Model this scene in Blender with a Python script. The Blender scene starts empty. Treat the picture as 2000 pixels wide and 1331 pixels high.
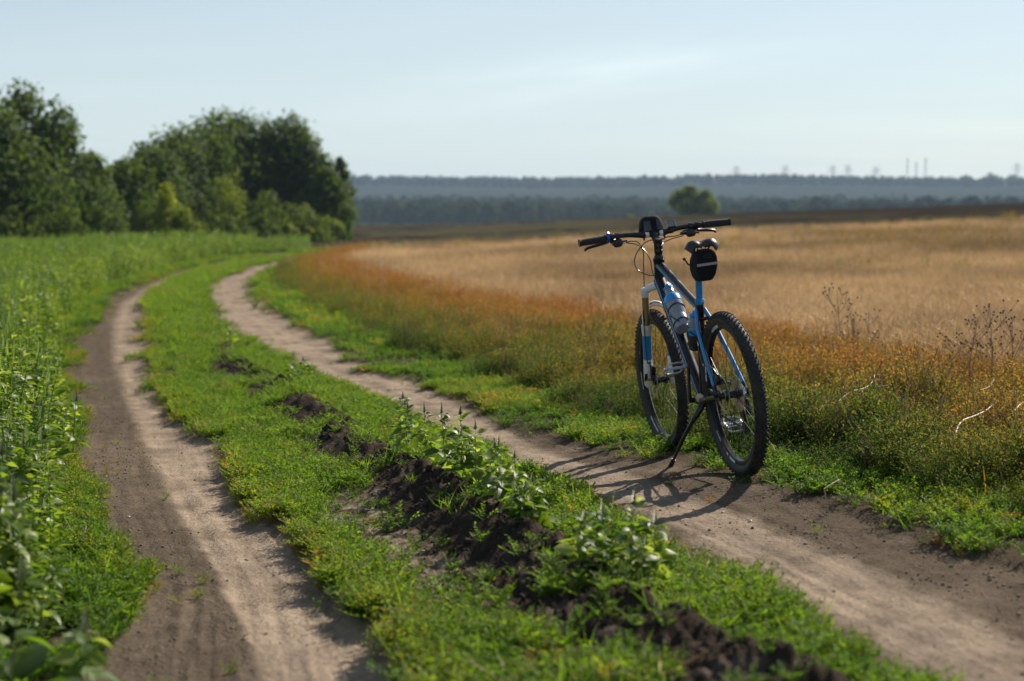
import bpy, math, random
import numpy as np
from mathutils import Matrix, Vector, Euler

sc = bpy.context.scene
COL = sc.collection
R_ = math.radians

# ------------------------------------------------------------------ camera
CH = 1.194                      # eye height above the rear tyre's contact point
cd = bpy.data.cameras.new('camera')
cd.lens = 50.0; cd.sensor_width = 36.0; cd.sensor_fit = 'HORIZONTAL'
cd.clip_start = 0.05; cd.clip_end = 12000
cd.dof.use_dof = True; cd.dof.focus_distance = 6.5; cd.dof.aperture_fstop = 2.25
cam = bpy.data.objects.new('camera', cd); COL.objects.link(cam)
cam.location = (0, 0, CH); cam.rotation_euler = (R_(90 - 5.57), 0, 0)
sc.camera = cam

# ------------------------------------------------------------------ sky, sun, exposure
SUN = Vector((0.88, 1.12, 1.0)).normalized()     # towards the sun: ahead and to the right
sun_el = math.asin(SUN.z); sun_az = math.atan2(SUN.x, SUN.y)
w = bpy.data.worlds.new('World'); sc.world = w; w.use_nodes = True
nt = w.node_tree; N = nt.nodes; L = nt.links; N.clear()
wo = N.new('ShaderNodeOutputWorld'); bg = N.new('ShaderNodeBackground'); bg.inputs['Strength'].default_value = 0.061
sky = N.new('ShaderNodeTexSky'); sky.sky_type = 'NISHITA'; sky.sun_disc = False
sky.sun_elevation = sun_el; sky.sun_rotation = sun_az
sky.altitude = 100; sky.air_density = 1.0; sky.dust_density = 0.35; sky.ozone_density = 1.8
tc = N.new('ShaderNodeTexCoord')
sepx = N.new('ShaderNodeSeparateXYZ'); L.new(tc.outputs['Generated'], sepx.inputs[0])
# thin high cloud: a broad veil with soft streaks, laid on a flat layer overhead (x/z, y/z)
zc = N.new('ShaderNodeMath'); zc.operation = 'MAXIMUM'; zc.inputs[1].default_value = 0.02; L.new(sepx.outputs['Z'], zc.inputs[0])
zo = N.new('ShaderNodeMath'); zo.operation = 'ADD'; zo.inputs[1].default_value = 0.10; L.new(zc.outputs[0], zo.inputs[0])
dx = N.new('ShaderNodeMath'); dx.operation = 'DIVIDE'; L.new(sepx.outputs['X'], dx.inputs[0]); L.new(zo.outputs[0], dx.inputs[1])
dy = N.new('ShaderNodeMath'); dy.operation = 'DIVIDE'; L.new(sepx.outputs['Y'], dy.inputs[0]); L.new(zo.outputs[0], dy.inputs[1])
cmb = N.new('ShaderNodeCombineXYZ'); L.new(dx.outputs[0], cmb.inputs[0]); L.new(dy.outputs[0], cmb.inputs[1])
mp = N.new('ShaderNodeMapping'); mp.inputs['Rotation'].default_value = (0, 0, R_(24)); mp.inputs['Scale'].default_value = (0.30, 1.0, 1); mp.inputs['Location'].default_value = (0.3, -0.65, 0)
L.new(cmb.outputs[0], mp.inputs[0])
nz = N.new('ShaderNodeTexNoise'); nz.inputs['Scale'].default_value = 0.75; nz.inputs['Detail'].default_value = 6; nz.inputs['Roughness'].default_value = 0.48; nz.inputs['Distortion'].default_value = 0.35
L.new(mp.outputs[0], nz.inputs['Vector'])
rp = N.new('ShaderNodeValToRGB'); rp.color_ramp.elements[0].position = 0.40; rp.color_ramp.elements[1].position = 0.72
rp.color_ramp.elements[0].color = (0, 0, 0, 1); rp.color_ramp.elements[1].color = (1, 1, 1, 1)
L.new(nz.outputs['Fac'], rp.inputs[0])
cf = N.new('ShaderNodeMath'); cf.operation = 'MULTIPLY_ADD'; cf.inputs[1].default_value = 0.30; cf.inputs[2].default_value = 0.05; L.new(rp.outputs[0], cf.inputs[0])
cm = N.new('ShaderNodeMixRGB'); cm.inputs[2].default_value = (7.1, 8.1, 8.4, 1)
hv = N.new('ShaderNodeMapRange'); hv.inputs['From Min'].default_value = 0.0; hv.inputs['From Max'].default_value = 0.34; hv.inputs['To Min'].default_value = 0.58; hv.inputs['To Max'].default_value = 0.0; L.new(sepx.outputs['Z'], hv.inputs['Value'])
cs2 = N.new('ShaderNodeMath'); cs2.operation = 'ADD'; cs2.use_clamp = True; L.new(cf.outputs[0], cs2.inputs[0]); L.new(hv.outputs[0], cs2.inputs[1])
def M_(op, a, b_=None, c=None, clamp=False):
    q = N.new('ShaderNodeMath'); q.operation = op; q.use_clamp = clamp
    for k, v in enumerate((a, b_, c)):
        if v is None: continue
        if isinstance(v, (int, float)): q.inputs[k].default_value = v
        else: L.new(v, q.inputs[k])
    return q.outputs[0]
yy = M_('MAXIMUM', sepx.outputs['Y'], .05)
uu = M_('DIVIDE', sepx.outputs['X'], yy); vv = M_('DIVIDE', sepx.outputs['Z'], yy)
sv = N.new('ShaderNodeCombineXYZ'); L.new(M_('MULTIPLY', uu, 9.), sv.inputs[0]); L.new(M_('MULTIPLY', M_('SUBTRACT', vv, M_('MULTIPLY', uu, .16)), 70.), sv.inputs[1])
sn = N.new('ShaderNodeTexNoise'); sn.inputs['Scale'].default_value = 1.0; sn.inputs['Detail'].default_value = 4; L.new(sv.outputs[0], sn.inputs['Vector'])
dv = M_('DIVIDE', M_('SUBTRACT', vv, M_('MULTIPLY_ADD', uu, .15, .080)), .018)
du = M_('DIVIDE', M_('SUBTRACT', uu, .055), .14)
g_ = M_('EXPONENT', M_('MULTIPLY', M_('ADD', M_('MULTIPLY', dv, dv), M_('MULTIPLY', du, du)), -1.))
ahead = M_('GREATER_THAN', sepx.outputs['Y'], .05)
st_ = M_('MULTIPLY', M_('MULTIPLY', g_, M_('MULTIPLY_ADD', sn.outputs['Fac'], 1.3, -.25)), M_('MULTIPLY', ahead, .95))
L.new(cs2.outputs[0], cm.inputs[0])
ca = N.new('ShaderNodeMixRGB'); ca.blend_type = 'ADD'; ca.inputs[2].default_value = (2.3, 2.15, 1.95, 1); L.new(st_, ca.inputs[0])
L.new(sky.outputs[0], cm.inputs[1]); L.new(cm.outputs[0], ca.inputs[1]); L.new(ca.outputs[0], bg.inputs['Color']); L.new(bg.outputs[0], wo.inputs[0])

sl = bpy.data.lights.new('sun', 'SUN'); sl.energy = 5.0; sl.angle = R_(0.5); sl.color = (1.0, 0.91, 0.77)
so = bpy.data.objects.new('sun', sl); COL.objects.link(so)
so.rotation_euler = SUN.to_track_quat('Z', 'Y').to_euler()
so.location = (20, 30, 40)
vs = sc.view_settings; vs.view_transform = 'Standard'; vs.look = 'None'; vs.gamma = 1; vs.use_curve_mapping = False
vs.exposure = 0.75
sc.cycles.max_bounces = 8; sc.cycles.diffuse_bounces = 3; sc.cycles.glossy_bounces = 3; sc.cycles.transmission_bounces = 4
sc.cycles.transparent_max_bounces = 8; sc.cycles.volume_bounces = 1
sc.cycles.use_denoising = True
sc.cycles.use_adaptive_sampling = True; sc.cycles.adaptive_threshold = 0.015
sc.cycles.sample_clamp_indirect = 6.0

HAZE = 0.00019                  # density of the air

# ------------------------------------------------------------------ helpers
def tag(o, label=None, cat=None, group=None, kind=None):
    if label: o['label'] = label
    if cat: o['category'] = cat
    if group: o['group'] = group
    if kind: o['kind'] = kind
    return o

def mesh_from(name, V, Fc, mats=None, mi=None, smooth=True, attrs=None):
    me = bpy.data.meshes.new(name)
    me.from_pydata([tuple(v) for v in V], [], [tuple(f) for f in Fc]) if not isinstance(Fc, np.ndarray) else fast(me, V, Fc)
    for m in (mats or []): me.materials.append(m)
    if mi is not None and len(mi): me.polygons.foreach_set('material_index', np.asarray(mi, np.int32))
    if smooth: me.polygons.foreach_set('use_smooth', np.ones(len(me.polygons), bool))
    for k, (dom, typ, arr) in (attrs or {}).items():
        a = me.attributes.new(k, typ, dom)
        a.data.foreach_set('color' if typ == 'FLOAT_COLOR' else 'vector' if typ == 'FLOAT_VECTOR' else 'value', np.ascontiguousarray(arr, np.int32 if typ == 'INT' else np.float32).ravel())
    me.update()
    return me

def fast(me, V, Fc):
    V = np.ascontiguousarray(V, np.float32); n = len(Fc); k = Fc.shape[1]
    me.vertices.add(len(V)); me.vertices.foreach_set('co', V.ravel())
    me.loops.add(n * k); me.loops.foreach_set('vertex_index', np.ascontiguousarray(Fc, np.int32).ravel())
    me.polygons.add(n); me.polygons.foreach_set('loop_start', np.arange(0, n * k, k, dtype=np.int32))
    me.update(calc_edges=True)

def add(name, me, parent=None, mat=None, link=True):
    o = bpy.data.objects.new(name, me)
    if link: COL.objects.link(o)
    if parent: o.parent = parent
    if mat: me.materials.append(mat)
    return o

def empty(name, loc=(0, 0, 0), rot=(0, 0, 0), sc_=1.0):
    o = bpy.data.objects.new(name, None); COL.objects.link(o)
    o.location = loc; o.rotation_euler = rot; o.scale = (sc_,) * 3; o.empty_display_size = 0.1
    return o

class MB:
    """collects tubes, boxes, lathes into one mesh"""
    def __init__(s): s.V = []; s.F = []; s.M = []
    def raw(s, V, Fc, m=0):
        b = len(s.V); s.V += [tuple(map(float, v)) for v in V]; s.F += [tuple(i + b for i in f) for f in Fc]
        s.M += list(m) if hasattr(m, '__len__') else [m] * len(Fc)
    def ring_frames(s, P):
        P = [Vector(p) for p in P]; fr = []; up = None
        for i, p in enumerate(P):
            t = (P[min(i + 1, len(P) - 1)] - P[max(i - 1, 0)]).normalized()
            if up is None:
                up = Vector((0, 0, 1)) if abs(t.z) < 0.95 else Vector((1, 0, 0))
            n = (up - t * up.dot(t)).normalized(); up = n
            fr.append((p, n, t.cross(n)))
        return fr
    def tube(s, P, r, n=12, m=0, cap=True, mfun=None, flat=1.0):
        fr = s.ring_frames(P); k = len(fr)
        rr = r if hasattr(r, '__len__') else [r] * k
        V = []
        for (p, a, b), q in zip(fr, rr):
            for j in range(n):
                t = 2 * math.pi * j / n
                V.append(p + a * (math.cos(t) * q) + b * (math.sin(t) * q * flat))
        Fc = []; M = []
        for i in range(k - 1):
            for j in range(n):
                Fc.append((i * n + j, i * n + (j + 1) % n, (i + 1) * n + (j + 1) % n, (i + 1) * n + j))
                M.append(mfun(i, j) if mfun else m)
        if cap:
            Fc.append(tuple(range(n - 1, -1, -1))); M.append(M[0]); Fc.append(tuple((k - 1) * n + j for j in range(n))); M.append(M[-1])
        s.raw(V, Fc, M)
    def lathe(s, prof, axis_p, axis_d, n=24, m=0, mfun=None, closed=False, ph=0.0):
        """prof: list of (radius, along)"""
        d = Vector(axis_d).normalized(); p0 = Vector(axis_p)
        a = Vector((0, 0, 1)) if abs(d.z) < 0.9 else Vector((1, 0, 0))
        a = (a - d * a.dot(d)).normalized(); b = d.cross(a)
        V = []; k = len(prof)
        for (r, t) in prof:
            for j in range(n):
                th = 2 * math.pi * j / n + ph
                V.append(p0 + d * t + a * (math.cos(th) * r) + b * (math.sin(th) * r))
        Fc = []; M = []
        for i in range(k if closed else k - 1):
            i2 = (i + 1) % k
            for j in range(n):
                Fc.append((i * n + j, i * n + (j + 1) % n, i2 * n + (j + 1) % n, i2 * n + j)); M.append(mfun(i, j) if mfun else m)
        s.raw(V, Fc, M)
    def box(s, c, size, rot=None, m=0, bev=0.0, taper=1.0):
        hx, hy, hz = [q / 2 for q in size]; b = min(bev, hx * .9, hy * .9, hz * .9)
        M3 = rot if rot is not None else Matrix.Identity(3); c = Vector(c)
        if b <= 0:
            pts = [(x, y, z) for x in (-hx, hx) for y in (-hy, hy) for z in (-hz, hz)]
            F8 = [(0, 1, 3, 2), (4, 6, 7, 5), (0, 4, 5, 1), (2, 3, 7, 6), (0, 2, 6, 4), (1, 5, 7, 3)]
            s.raw([c + M3 @ Vector((x * (taper if z > 0 else 1), y * (taper if z > 0 else 1), z)) for x, y, z in pts], F8, m); return
        # chamfered: stack of rounded-rect rings
        def ring(ix, iy, z, k=b):
            q = []
            for sx, sy in ((1, 1), (-1, 1), (-1, -1), (1, -1)):
                pa = [(sx * ix, sy * (iy - k)), (sx * (ix - k * .3), sy * (iy - k * .3)), (sx * (ix - k), sy * iy)]
                if sx * sy < 0: pa.reverse()
                q += [(x, y, z) for x, y in pa]
            return q
        rs = ring(hx - b, hy - b, -hz, b * .5) + ring(hx - b * .3, hy - b * .3, -hz + b * .3) + ring(hx, hy, -hz + b) + ring(hx, hy, hz - b) + ring(hx - b * .3, hy - b * .3, hz - b * .3) + ring(hx - b, hy - b, hz, b * .5)
        Fc = [tuple(range(11, -1, -1))]
        for i in range(5):
            for j in range(12): Fc.append((i * 12 + j, i * 12 + (j + 1) % 12, (i + 1) * 12 + (j + 1) % 12, (i + 1) * 12 + j))
        Fc.append(tuple(60 + j for j in range(12)))
        tz = lambda z: 1 + (taper - 1) * (z + hz) / (2 * hz)
        s.raw([c + M3 @ Vector((x * tz(z), y * tz(z), z)) for x, y, z in rs], Fc, m)
    def build(s, name, mats, parent=None, smooth=True, link=True):
        mats = mats if isinstance(mats, (list, tuple)) else [mats]
        me = mesh_from(name, s.V, s.F, mats, s.M, smooth)
        if smooth:
            try: me.set_sharp_from_angle(angle=R_(38))
            except Exception: pass
        return add(name, me, parent, link=link)

# numpy noise
_rs = np.random.RandomState(7)
_tab = _rs.rand(256, 256)
def vnoise(x, y, s=0):
    x = np.asarray(x, float) + s * 17.31; y = np.asarray(y, float) + s * 9.77
    xi = np.floor(x).astype(np.int64); yi = np.floor(y).astype(np.int64)
    fx = x - xi; fy = y - yi; fx = fx * fx * (3 - 2 * fx); fy = fy * fy * (3 - 2 * fy)
    a = _tab[xi & 255, yi & 255]; b = _tab[(xi + 1) & 255, yi & 255]; c = _tab[xi & 255, (yi + 1) & 255]; d = _tab[(xi + 1) & 255, (yi + 1) & 255]
    return (a * (1 - fx) + b * fx) * (1 - fy) + (c * (1 - fx) + d * fx) * fy
def fbm(x, y, s=0, o=4, g=.5):
    t = 0; a = 1; n = 0
    for i in range(o):
        t = t + a * vnoise(x * 2 ** i, y * 2 ** i, s + i * 3); n += a; a *= g
    return t / n
def sstep(a, b, x):
    t = np.clip((x - a) / (b - a), 0, 1); return t * t * (3 - 2 * t)
def mix(a, b, t): return a + (b - a) * t

# ------------------------------------------------------------------ materials
def mat(name, col, rough=.6, metal=0., spec=.5, noise=None, bump=None, coat=0.):
    m = bpy.data.materials.new(name); m.use_nodes = True; n = m.node_tree.nodes; l = m.node_tree.links
    b = n['Principled BSDF']; b.inputs['Base Color'].default_value = (*col, 1); b.inputs['Roughness'].default_value = rough
    b.inputs['Metallic'].default_value = metal; b.inputs['Specular IOR Level'].default_value = spec; b.inputs['Coat Weight'].default_value = coat
    if noise:
        amt, scale, c2 = noise
        t = n.new('ShaderNodeTexNoise'); t.inputs['Scale'].default_value = scale; t.inputs['Detail'].default_value = 5
        g = n.new('ShaderNodeTexCoord'); l.new(g.outputs['Object'], t.inputs['Vector'])
        r = n.new('ShaderNodeMapRange'); r.inputs['From Min'].default_value = .42; r.inputs['From Max'].default_value = .68; r.inputs['To Max'].default_value = amt
        l.new(t.outputs['Fac'], r.inputs['Value'])
        mx = n.new('ShaderNodeMixRGB'); mx.inputs[1].default_value = (*col, 1); mx.inputs[2].default_value = (*c2, 1)
        l.new(r.outputs[0], mx.inputs[0]); l.new(mx.outputs[0], b.inputs['Base Color'])
        ra = n.new('ShaderNodeMath'); ra.operation = 'MULTIPLY_ADD'; ra.inputs[1].default_value = .35; ra.inputs[2].default_value = rough; ra.use_clamp = True
        l.new(r.outputs[0], ra.inputs[0]); l.new(ra.outputs[0], b.inputs['Roughness'])
    if bump:
        st, scale = bump
        t = n.new('ShaderNodeTexNoise'); t.inputs['Scale'].default_value = scale; t.inputs['Detail'].default_value = 3
        g = n.new('ShaderNodeTexCoord'); l.new(g.outputs['Object'], t.inputs['Vector'])
        bp = n.new('ShaderNodeBump'); bp.inputs['Strength'].default_value = st; bp.inputs['Distance'].default_value = .002
        l.new(t.outputs['Fac'], bp.inputs['Height']); l.new(bp.outputs[0], b.inputs['Normal'])
    return m

def leaf_mat(name, ramp, transl=.4, rough=.45, spec=.4, tint_amt=1., v_amt=.4, h_amt=.2, inst=True, tbright=1.0, bias=0., tcol=(1.25, 1.35, .55)):
    """leaf: colour from a ramp over (plant tint + leaf variation + height on the plant); part of the light passes through"""
    m = bpy.data.materials.new(name); m.use_nodes = True; n = m.node_tree.nodes; l = m.node_tree.links
    b = n['Principled BSDF']; out = n['Material Output']
    at = n.new('ShaderNodeAttribute'); at.attribute_name = 'v'
    ah = n.new('ShaderNodeAttribute'); ah.attribute_name = 'h'
    ti = n.new('ShaderNodeAttribute'); ti.attribute_name = 'tint'; ti.attribute_type = 'INSTANCER' if inst else 'OBJECT'
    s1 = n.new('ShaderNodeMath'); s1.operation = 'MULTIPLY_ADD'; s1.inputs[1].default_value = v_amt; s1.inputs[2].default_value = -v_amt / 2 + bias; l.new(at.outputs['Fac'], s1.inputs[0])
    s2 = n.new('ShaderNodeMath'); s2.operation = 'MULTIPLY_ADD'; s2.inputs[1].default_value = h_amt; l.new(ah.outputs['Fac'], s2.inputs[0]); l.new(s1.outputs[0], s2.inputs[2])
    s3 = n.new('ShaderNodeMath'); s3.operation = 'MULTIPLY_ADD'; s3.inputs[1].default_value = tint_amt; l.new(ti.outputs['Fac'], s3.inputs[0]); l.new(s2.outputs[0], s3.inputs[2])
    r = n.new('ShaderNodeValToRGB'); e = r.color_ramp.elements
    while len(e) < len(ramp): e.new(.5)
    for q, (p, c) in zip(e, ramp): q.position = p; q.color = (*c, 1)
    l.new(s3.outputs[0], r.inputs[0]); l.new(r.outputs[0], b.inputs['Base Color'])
    b.inputs['Roughness'].default_value = rough; b.inputs['Specular IOR Level'].default_value = spec
    tr = n.new('ShaderNodeBsdfTranslucent'); g = n.new('ShaderNodeMixRGB'); g.blend_type = 'MULTIPLY'; g.inputs[0].default_value = 1; g.inputs[2].default_value = (*[q * tbright for q in tcol], 1)
    l.new(r.outputs[0], g.inputs[1]); l.new(g.outputs[0], tr.inputs[0])
    mx = n.new('ShaderNodeMixShader'); mx.inputs[0].default_value = transl
    l.new(b.outputs[0], mx.inputs[1]); l.new(tr.outputs[0], mx.inputs[2]); l.new(mx.outputs[0], out.inputs[0])
    return m

# ------------------------------------------------------------------ terrain
PY = [-3000, -200, -20, 0, 3, 5, 6.14, 7.24, 8.5, 12, 20, 40, 70, 250, 700, 1000, 1700, 2000, 4000]
PZ = [.6, .6, .35, .17, .09, .03, .006, -.066, -.12, -.19, -.26, -.40, -.58, -2.4, -9, -9, 23, 23, 8]
_ty = np.concatenate([np.arange(-200, 0, 2.), np.arange(0, 40, .1), np.arange(40, 300, 1), np.arange(300, 4000, 10.)])
_tz = np.array([np.mean(np.interp(np.linspace(a - b, a + b, 15), PY, PZ)) for a, b in zip(_ty, np.clip(np.abs(_ty) * .12, .4, 120))])
def hz(x, y):
    x = np.asarray(x, float); y = np.asarray(y, float)
    C = .047 * (np.clip(x, -8, 25) - 1) + .035 * (np.clip(x, 25, 120) - 25) + .01 * (np.clip(x, -60, -8) + 8)
    return np.interp(y, _ty, _tz) + C * np.interp(y, [250, 600], [1, 0])

# the wheel tracks in plan (metres): edges as x over y
def curve(pts):
    p = sorted((b, a) for a, b in pts); return np.array([q[0] for q in p]), np.array([q[1] for q in p])
LL = curve([(-.6, 0), (-.9, 2), (-1.04, 3.52), (-1.13, 3.97), (-1.2, 4.53), (-1.56, 5.41), (-2.39, 7.84), (-3.27, 10.6), (-4.7, 15.26), (-5.76, 19.19), (-6.65, 22.6), (-8.21, 29.19), (-9.17, 35.87), (-9.87, 42.2), (-10.2, 50), (-9.6, 62), (-9, 75)])
LR = curve([(.55, 0), (.15, 2), (-.25, 3.4), (-.34, 3.84), (-.58, 4.41), (-.75, 4.97), (-1.11, 5.84), (-1.57, 7.56), (-1.99, 8.8), (-2.51, 10.32), (-3.12, 12.28), (-3.82, 14.85), (-4.86, 18.69), (-6.46, 24.91), (-7.79, 30.86), (-8.84, 37.17), (-9.45, 43), (-9.7, 50), (-9.0, 62), (-8.4, 75)])
LS = curve([(.3, 0), (-.1, 2), (-.59, 3.45), (-.95, 4.62), (-1.57, 6.49), (-2.8, 10.43), (-4.22, 15.04), (-5.95, 21.2), (-7.45, 27.19), (-8.75, 34.53), (-9.6, 42), (-9.95, 50), (-9.3, 62), (-8.7, 75)])
RL = curve([(1.9, 0), (1.35, 2), (.96, 3.22), (.87, 3.59), (.73, 4.16), (.53, 4.7), (.36, 5.47), (.12, 6.45), (-.3, 8.2), (-1.02, 10.36), (-1.57, 12.03), (-2.25, 14.13), (-3.2, 17.01), (-4.44, 21.19), (-5.96, 27.55), (-7.3, 34.96), (-8.1, 43.77), (-8.3, 50), (-7.6, 62), (-7, 75)])
RR = curve([(3.3, 0), (2.5, 2), (1.9, 3.3), (1.66, 4.0), (1.50, 4.6), (1.30, 5.25), (1.05, 6.01), (.54, 7.4), (.06, 8.55), (-.44, 10.13), (-.89, 11.74), (-1.55, 13.8), (-2.58, 17.4), (-4.1, 23.34), (-5.7, 31.44), (-7.2, 41.6), (-7.6, 50), (-6.9, 62), (-6.3, 75)])
RC = curve([(2.3, 0), (1.65, 2), (1.15, 3.45), (.93, 4.61), (.54, 5.89), (0, 7.42), (-.74, 10.25), (-1.7, 13.39), (-2.93, 17.6), (-5.0, 25.35), (-6.9, 34.66), (-8.0, 45.82), (-7.3, 62), (-6.7, 75)])
RG = curve([(1.6, 0), (1.05, 2), (.61, 3.28), (.52, 3.5), (.35, 3.77), (.23, 4.13), (.1, 4.63), (0, 4.98), (-.26, 5.85), (-.47, 6.47), (-.76, 7.49), (-1.2, 9.14), (-1.76, 10.99), (-2.5, 13.28), (-3.6, 17)])
ST = curve([(7, 0), (5.2, 4), (4.3, 7), (3.6, 9), (3.1, 11), (2.2, 14.5), (1.2, 17.36), (.1, 21.25), (-1.2, 25.08), (-3.2, 33.13), (-5.3, 45), (-5.5, 55), (-4.6, 70), (-4, 90)])
CR = curve([(-1.3, 0), (-1.32, 2), (-1.4, 4.2), (-1.75, 5.4), (-2.25, 6.84), (-3.0, 9.1), (-4.1, 12.24), (-5.05, 15.35), (-6.4, 20.34), (-8.4, 27.51), (-9.6, 34.63), (-10.5, 42.27), (-10.9, 50), (-10.2, 62), (-9.6, 75)])
def cx(c, y): return np.interp(y, c[0], c[1])

FY0 = 57.5
def field_end(x): return FY0 + 5.5 * np.exp(-((x - 6) / 9.) ** 2) + 1.2 * (vnoise(x * .15, 0 * x, 5) - .5)

CONT = np.array([(1.013, 6.143), (.815, 7.243), (.745, 6.57)])
def masks(x, y):
    e1 = (fbm(x * 2.2, y * 1.6, 3) - .5) * .34 * np.clip(y / 8, .6, 2.2); e2 = (fbm(x * 9, y * 7, 4, 3) - .5) * .12
    e = e1 + e2
    near = y < 90
    sm = .07 * np.clip(y / 7, .6, 4)
    left = sstep(-sm, sm, x - cx(LL, y) + e) * (1 - sstep(-sm, sm, x - cx(LR, y) + e)) * near
    right = sstep(-sm, sm, x - cx(RL, y) + e) * (1 - sstep(-sm, sm, x - cx(RR, y) + e * 1.6)) * near
    s2 = .038 * np.clip(y / 7, .6, 4)
    light = sstep(-s2, s2, x - cx(LS, y) + e2 * .4) * left
    hw = .22 * np.clip(y / 8, .8, 2.6)
    d = np.abs(x - cx(RC, y) + e2 * .7) / hw
    light = np.maximum(light, (1 - sstep(.75, 1.25, d)) * right * (.88 + .12 * sstep(7, 10, y)))
    # soil bank
    dr = (x - cx(RG, y) + (fbm(y * 2.5, y * 0, 8) - .5) * .16)
    act = sstep(17, 13, y) * (0.35 + .65 * sstep(.32, .55, fbm(y * .9 + 3.1, y * 0, 11, 2)))
    act = np.where((y > 2.8) & (y < 8.6), np.maximum(act, .95), act)
    wr = np.where(dr < 0, .25 + .07 * sstep(5, 4, y), .115)
    ridge = np.exp(-(dr / wr) ** 2) * act * (y > 0)
    # bare trodden pan left of the bank, 4.3 - 6.4 m
    pan = np.exp(-((x - cx(RG, y) + .36 + .25 * (fbm(y * 2.2, x * 2.2, 15, 3) - .5)) / .23) ** 4) * sstep(3.6, 4.2, y) * sstep(6.6, 5.8, y)
    stub = sstep(-.25, .25, x - cx(ST, y) + (fbm(x * .7, y * .7, 9) - .5) * 1.2) * (y < field_end(x)) * (y > -5)
    return left, right, light, ridge, pan, stub

def height(x, y):
    x = np.asarray(x, float); y = np.asarray(y, float)
    z = hz(x, y)
    near = sstep(90, 45, y) * (y > -5)
    left, right, light, ridge, pan, stub = masks(x, y)
    dd = np.min([np.hypot(x - a, y - b) for a, b in CONT], axis=0)
    quiet = sstep(.10, .55, dd)
    rut = np.maximum(left, right)
    det = -.028 * left - .022 * right * quiet - .012 * light * left - .03 * pan
    det = det + (fbm(x * 1.3, y * 1.3, 21, 4) - .5) * .05 * (1 - .6 * rut) + (fbm(x * 14, y * 14, 23, 3) - .5) * .012 * (1 - .55 * light)
    lump = fbm(x * 9, y * 9, 31, 3, .6)
    lump2 = np.abs(fbm(x * 24, y * 24, 35, 2) - .5) * 2
    lump3 = fbm(x * 40, y * 40, 39, 2)
    det = det + rut * ((fbm((x - cx(RC, y)) * 26, y * .9, 69, 3) - .5) * .012 + (fbm((x - cx(LS, y)) * 40, y * 6, 68, 2) - .5) * .006) * quiet
    det = det + ridge * (.060 + .14 * (lump - .40) + .05 * (.5 - lump2) + .03 * (lump3 - .5)) + pan * ((fbm(x * 22, y * 22, 37, 2) - .5) * .035)
    det = det * np.where(dd < .55, quiet, 1.)
    pl = (y > field_end(x)) & (y < 330)
    det = np.where(pl, (fbm(x * .5, y * .25, 41, 3) - .45) * .5, det * near)
    far = sstep(250, 700, y)
    det = det + far * (fbm(x * .004 + 3, y * .004, 51, 3) - .5) * 7
    return z + det

cc = np.arange(-R_(27), R_(27), .0021)
nc = len(cc)
side = np.concatenate([np.linspace(R_(27), R_(80), 26), np.linspace(R_(84), R_(276), 44), np.linspace(R_(280), R_(333) - .0021, 26)])
ang = np.concatenate([cc, side]); na = len(ang)
rad = [0.9]
while rad[-1] < 75: rad.append(rad[-1] * (1.0062 if rad[-1] > 2.6 else 1.04))
while rad[-1] < 2500: rad.append(rad[-1] * 1.022)
rad = np.array(rad); nr = len(rad)
AA, RRd = np.meshgrid(ang, rad)
GX = (np.sin(AA) * RRd).ravel(); GY = (np.cos(AA) * RRd).ravel()
GZ = height(GX, GY)
GX = np.append(GX, 0); GY = np.append(GY, 0); GZ = np.append(GZ, height(np.array([0.]), np.array([0.]))[0])
i, j = np.meshgrid(np.arange(nr - 1), np.arange(na), indexing='ij'); j2 = (j + 1) % na
quad = np.stack([i * na + j, i * na + j2, (i + 1) * na + j2, (i + 1) * na + j], -1).reshape(-1, 4)[:, ::-1]
left, right, light, ridge, pan, stub = masks(GX, GY)
def c3(a): return np.array(a, float)[None, :]
def lay(base, colr, m): return base + (c3(colr) - base) * np.clip(m, 0, 1)[:, None]
n1 = fbm(GX * .9, GY * .9, 61); n2 = fbm(GX * 5, GY * 5, 63); n3 = fbm(GX * 20, GY * 20, 67, 3)
C = np.tile(c3((.075, .058, .042)), (len(GX), 1))
C = lay(C, (.060, .072, .026), sstep(.4, .7, n2) * .35)
C = lay(C, (.100, .079, .060), np.maximum(left, right) * (GY < 90))
C = lay(C, (.175, .135, .100), right * sstep(.5, .8, n2) * .4)
C = lay(C, (.15, .115, .085), left * sstep(.52, .75, n1) * .5)
stk = fbm((GX - cx(RC, GY)) * 26, GY * .9, 69, 3)
C = lay(C, (.305, .238, .180), light * np.clip(.74 + 1.1 * (n2 - .5) + .55 * (stk - .5), 0, 1))
C = lay(C, (.32, .255, .195), pan * sstep(.42, .6, n3) * .6)
C = lay(C, (.040, .031, .025), sstep(.12, .5, ridge))
C = lay(C, (.105, .083, .066), sstep(.12, .5, ridge) * sstep(.60, .72, fbm(GX * 11, GY * 11, 65, 3)) * .7)
C = lay(C, (.45, .35, .22), stub * .95)
C = lay(C, (.30, .23, .145), stub * sstep(.45, .7, n1) * .5)
pl = ((GY > field_end(GX)) & (GY < 330)).astype(float)
plx = fbm(GX * .05, GY * .12, 71)
C = lay(C, (.026, .020, .015), pl)
C = lay(C, (.066, .060, .036), pl * sstep(.38, .60, plx) * sstep(40, 5, GX) * .9)
farm = (GY >= 330).astype(float)
C = lay(C, (.040, .045, .022), farm)
C = lay(C, (.030, .034, .030), farm * sstep(1080, 1180, GY + (fbm(GX * .002, GY * 0, 73) - .5) * 150))
C = lay(C, (.03, .04, .018), farm * sstep(1640, 1700, GY))
C = C * (0.86 + .28 * n3)[:, None]

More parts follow.
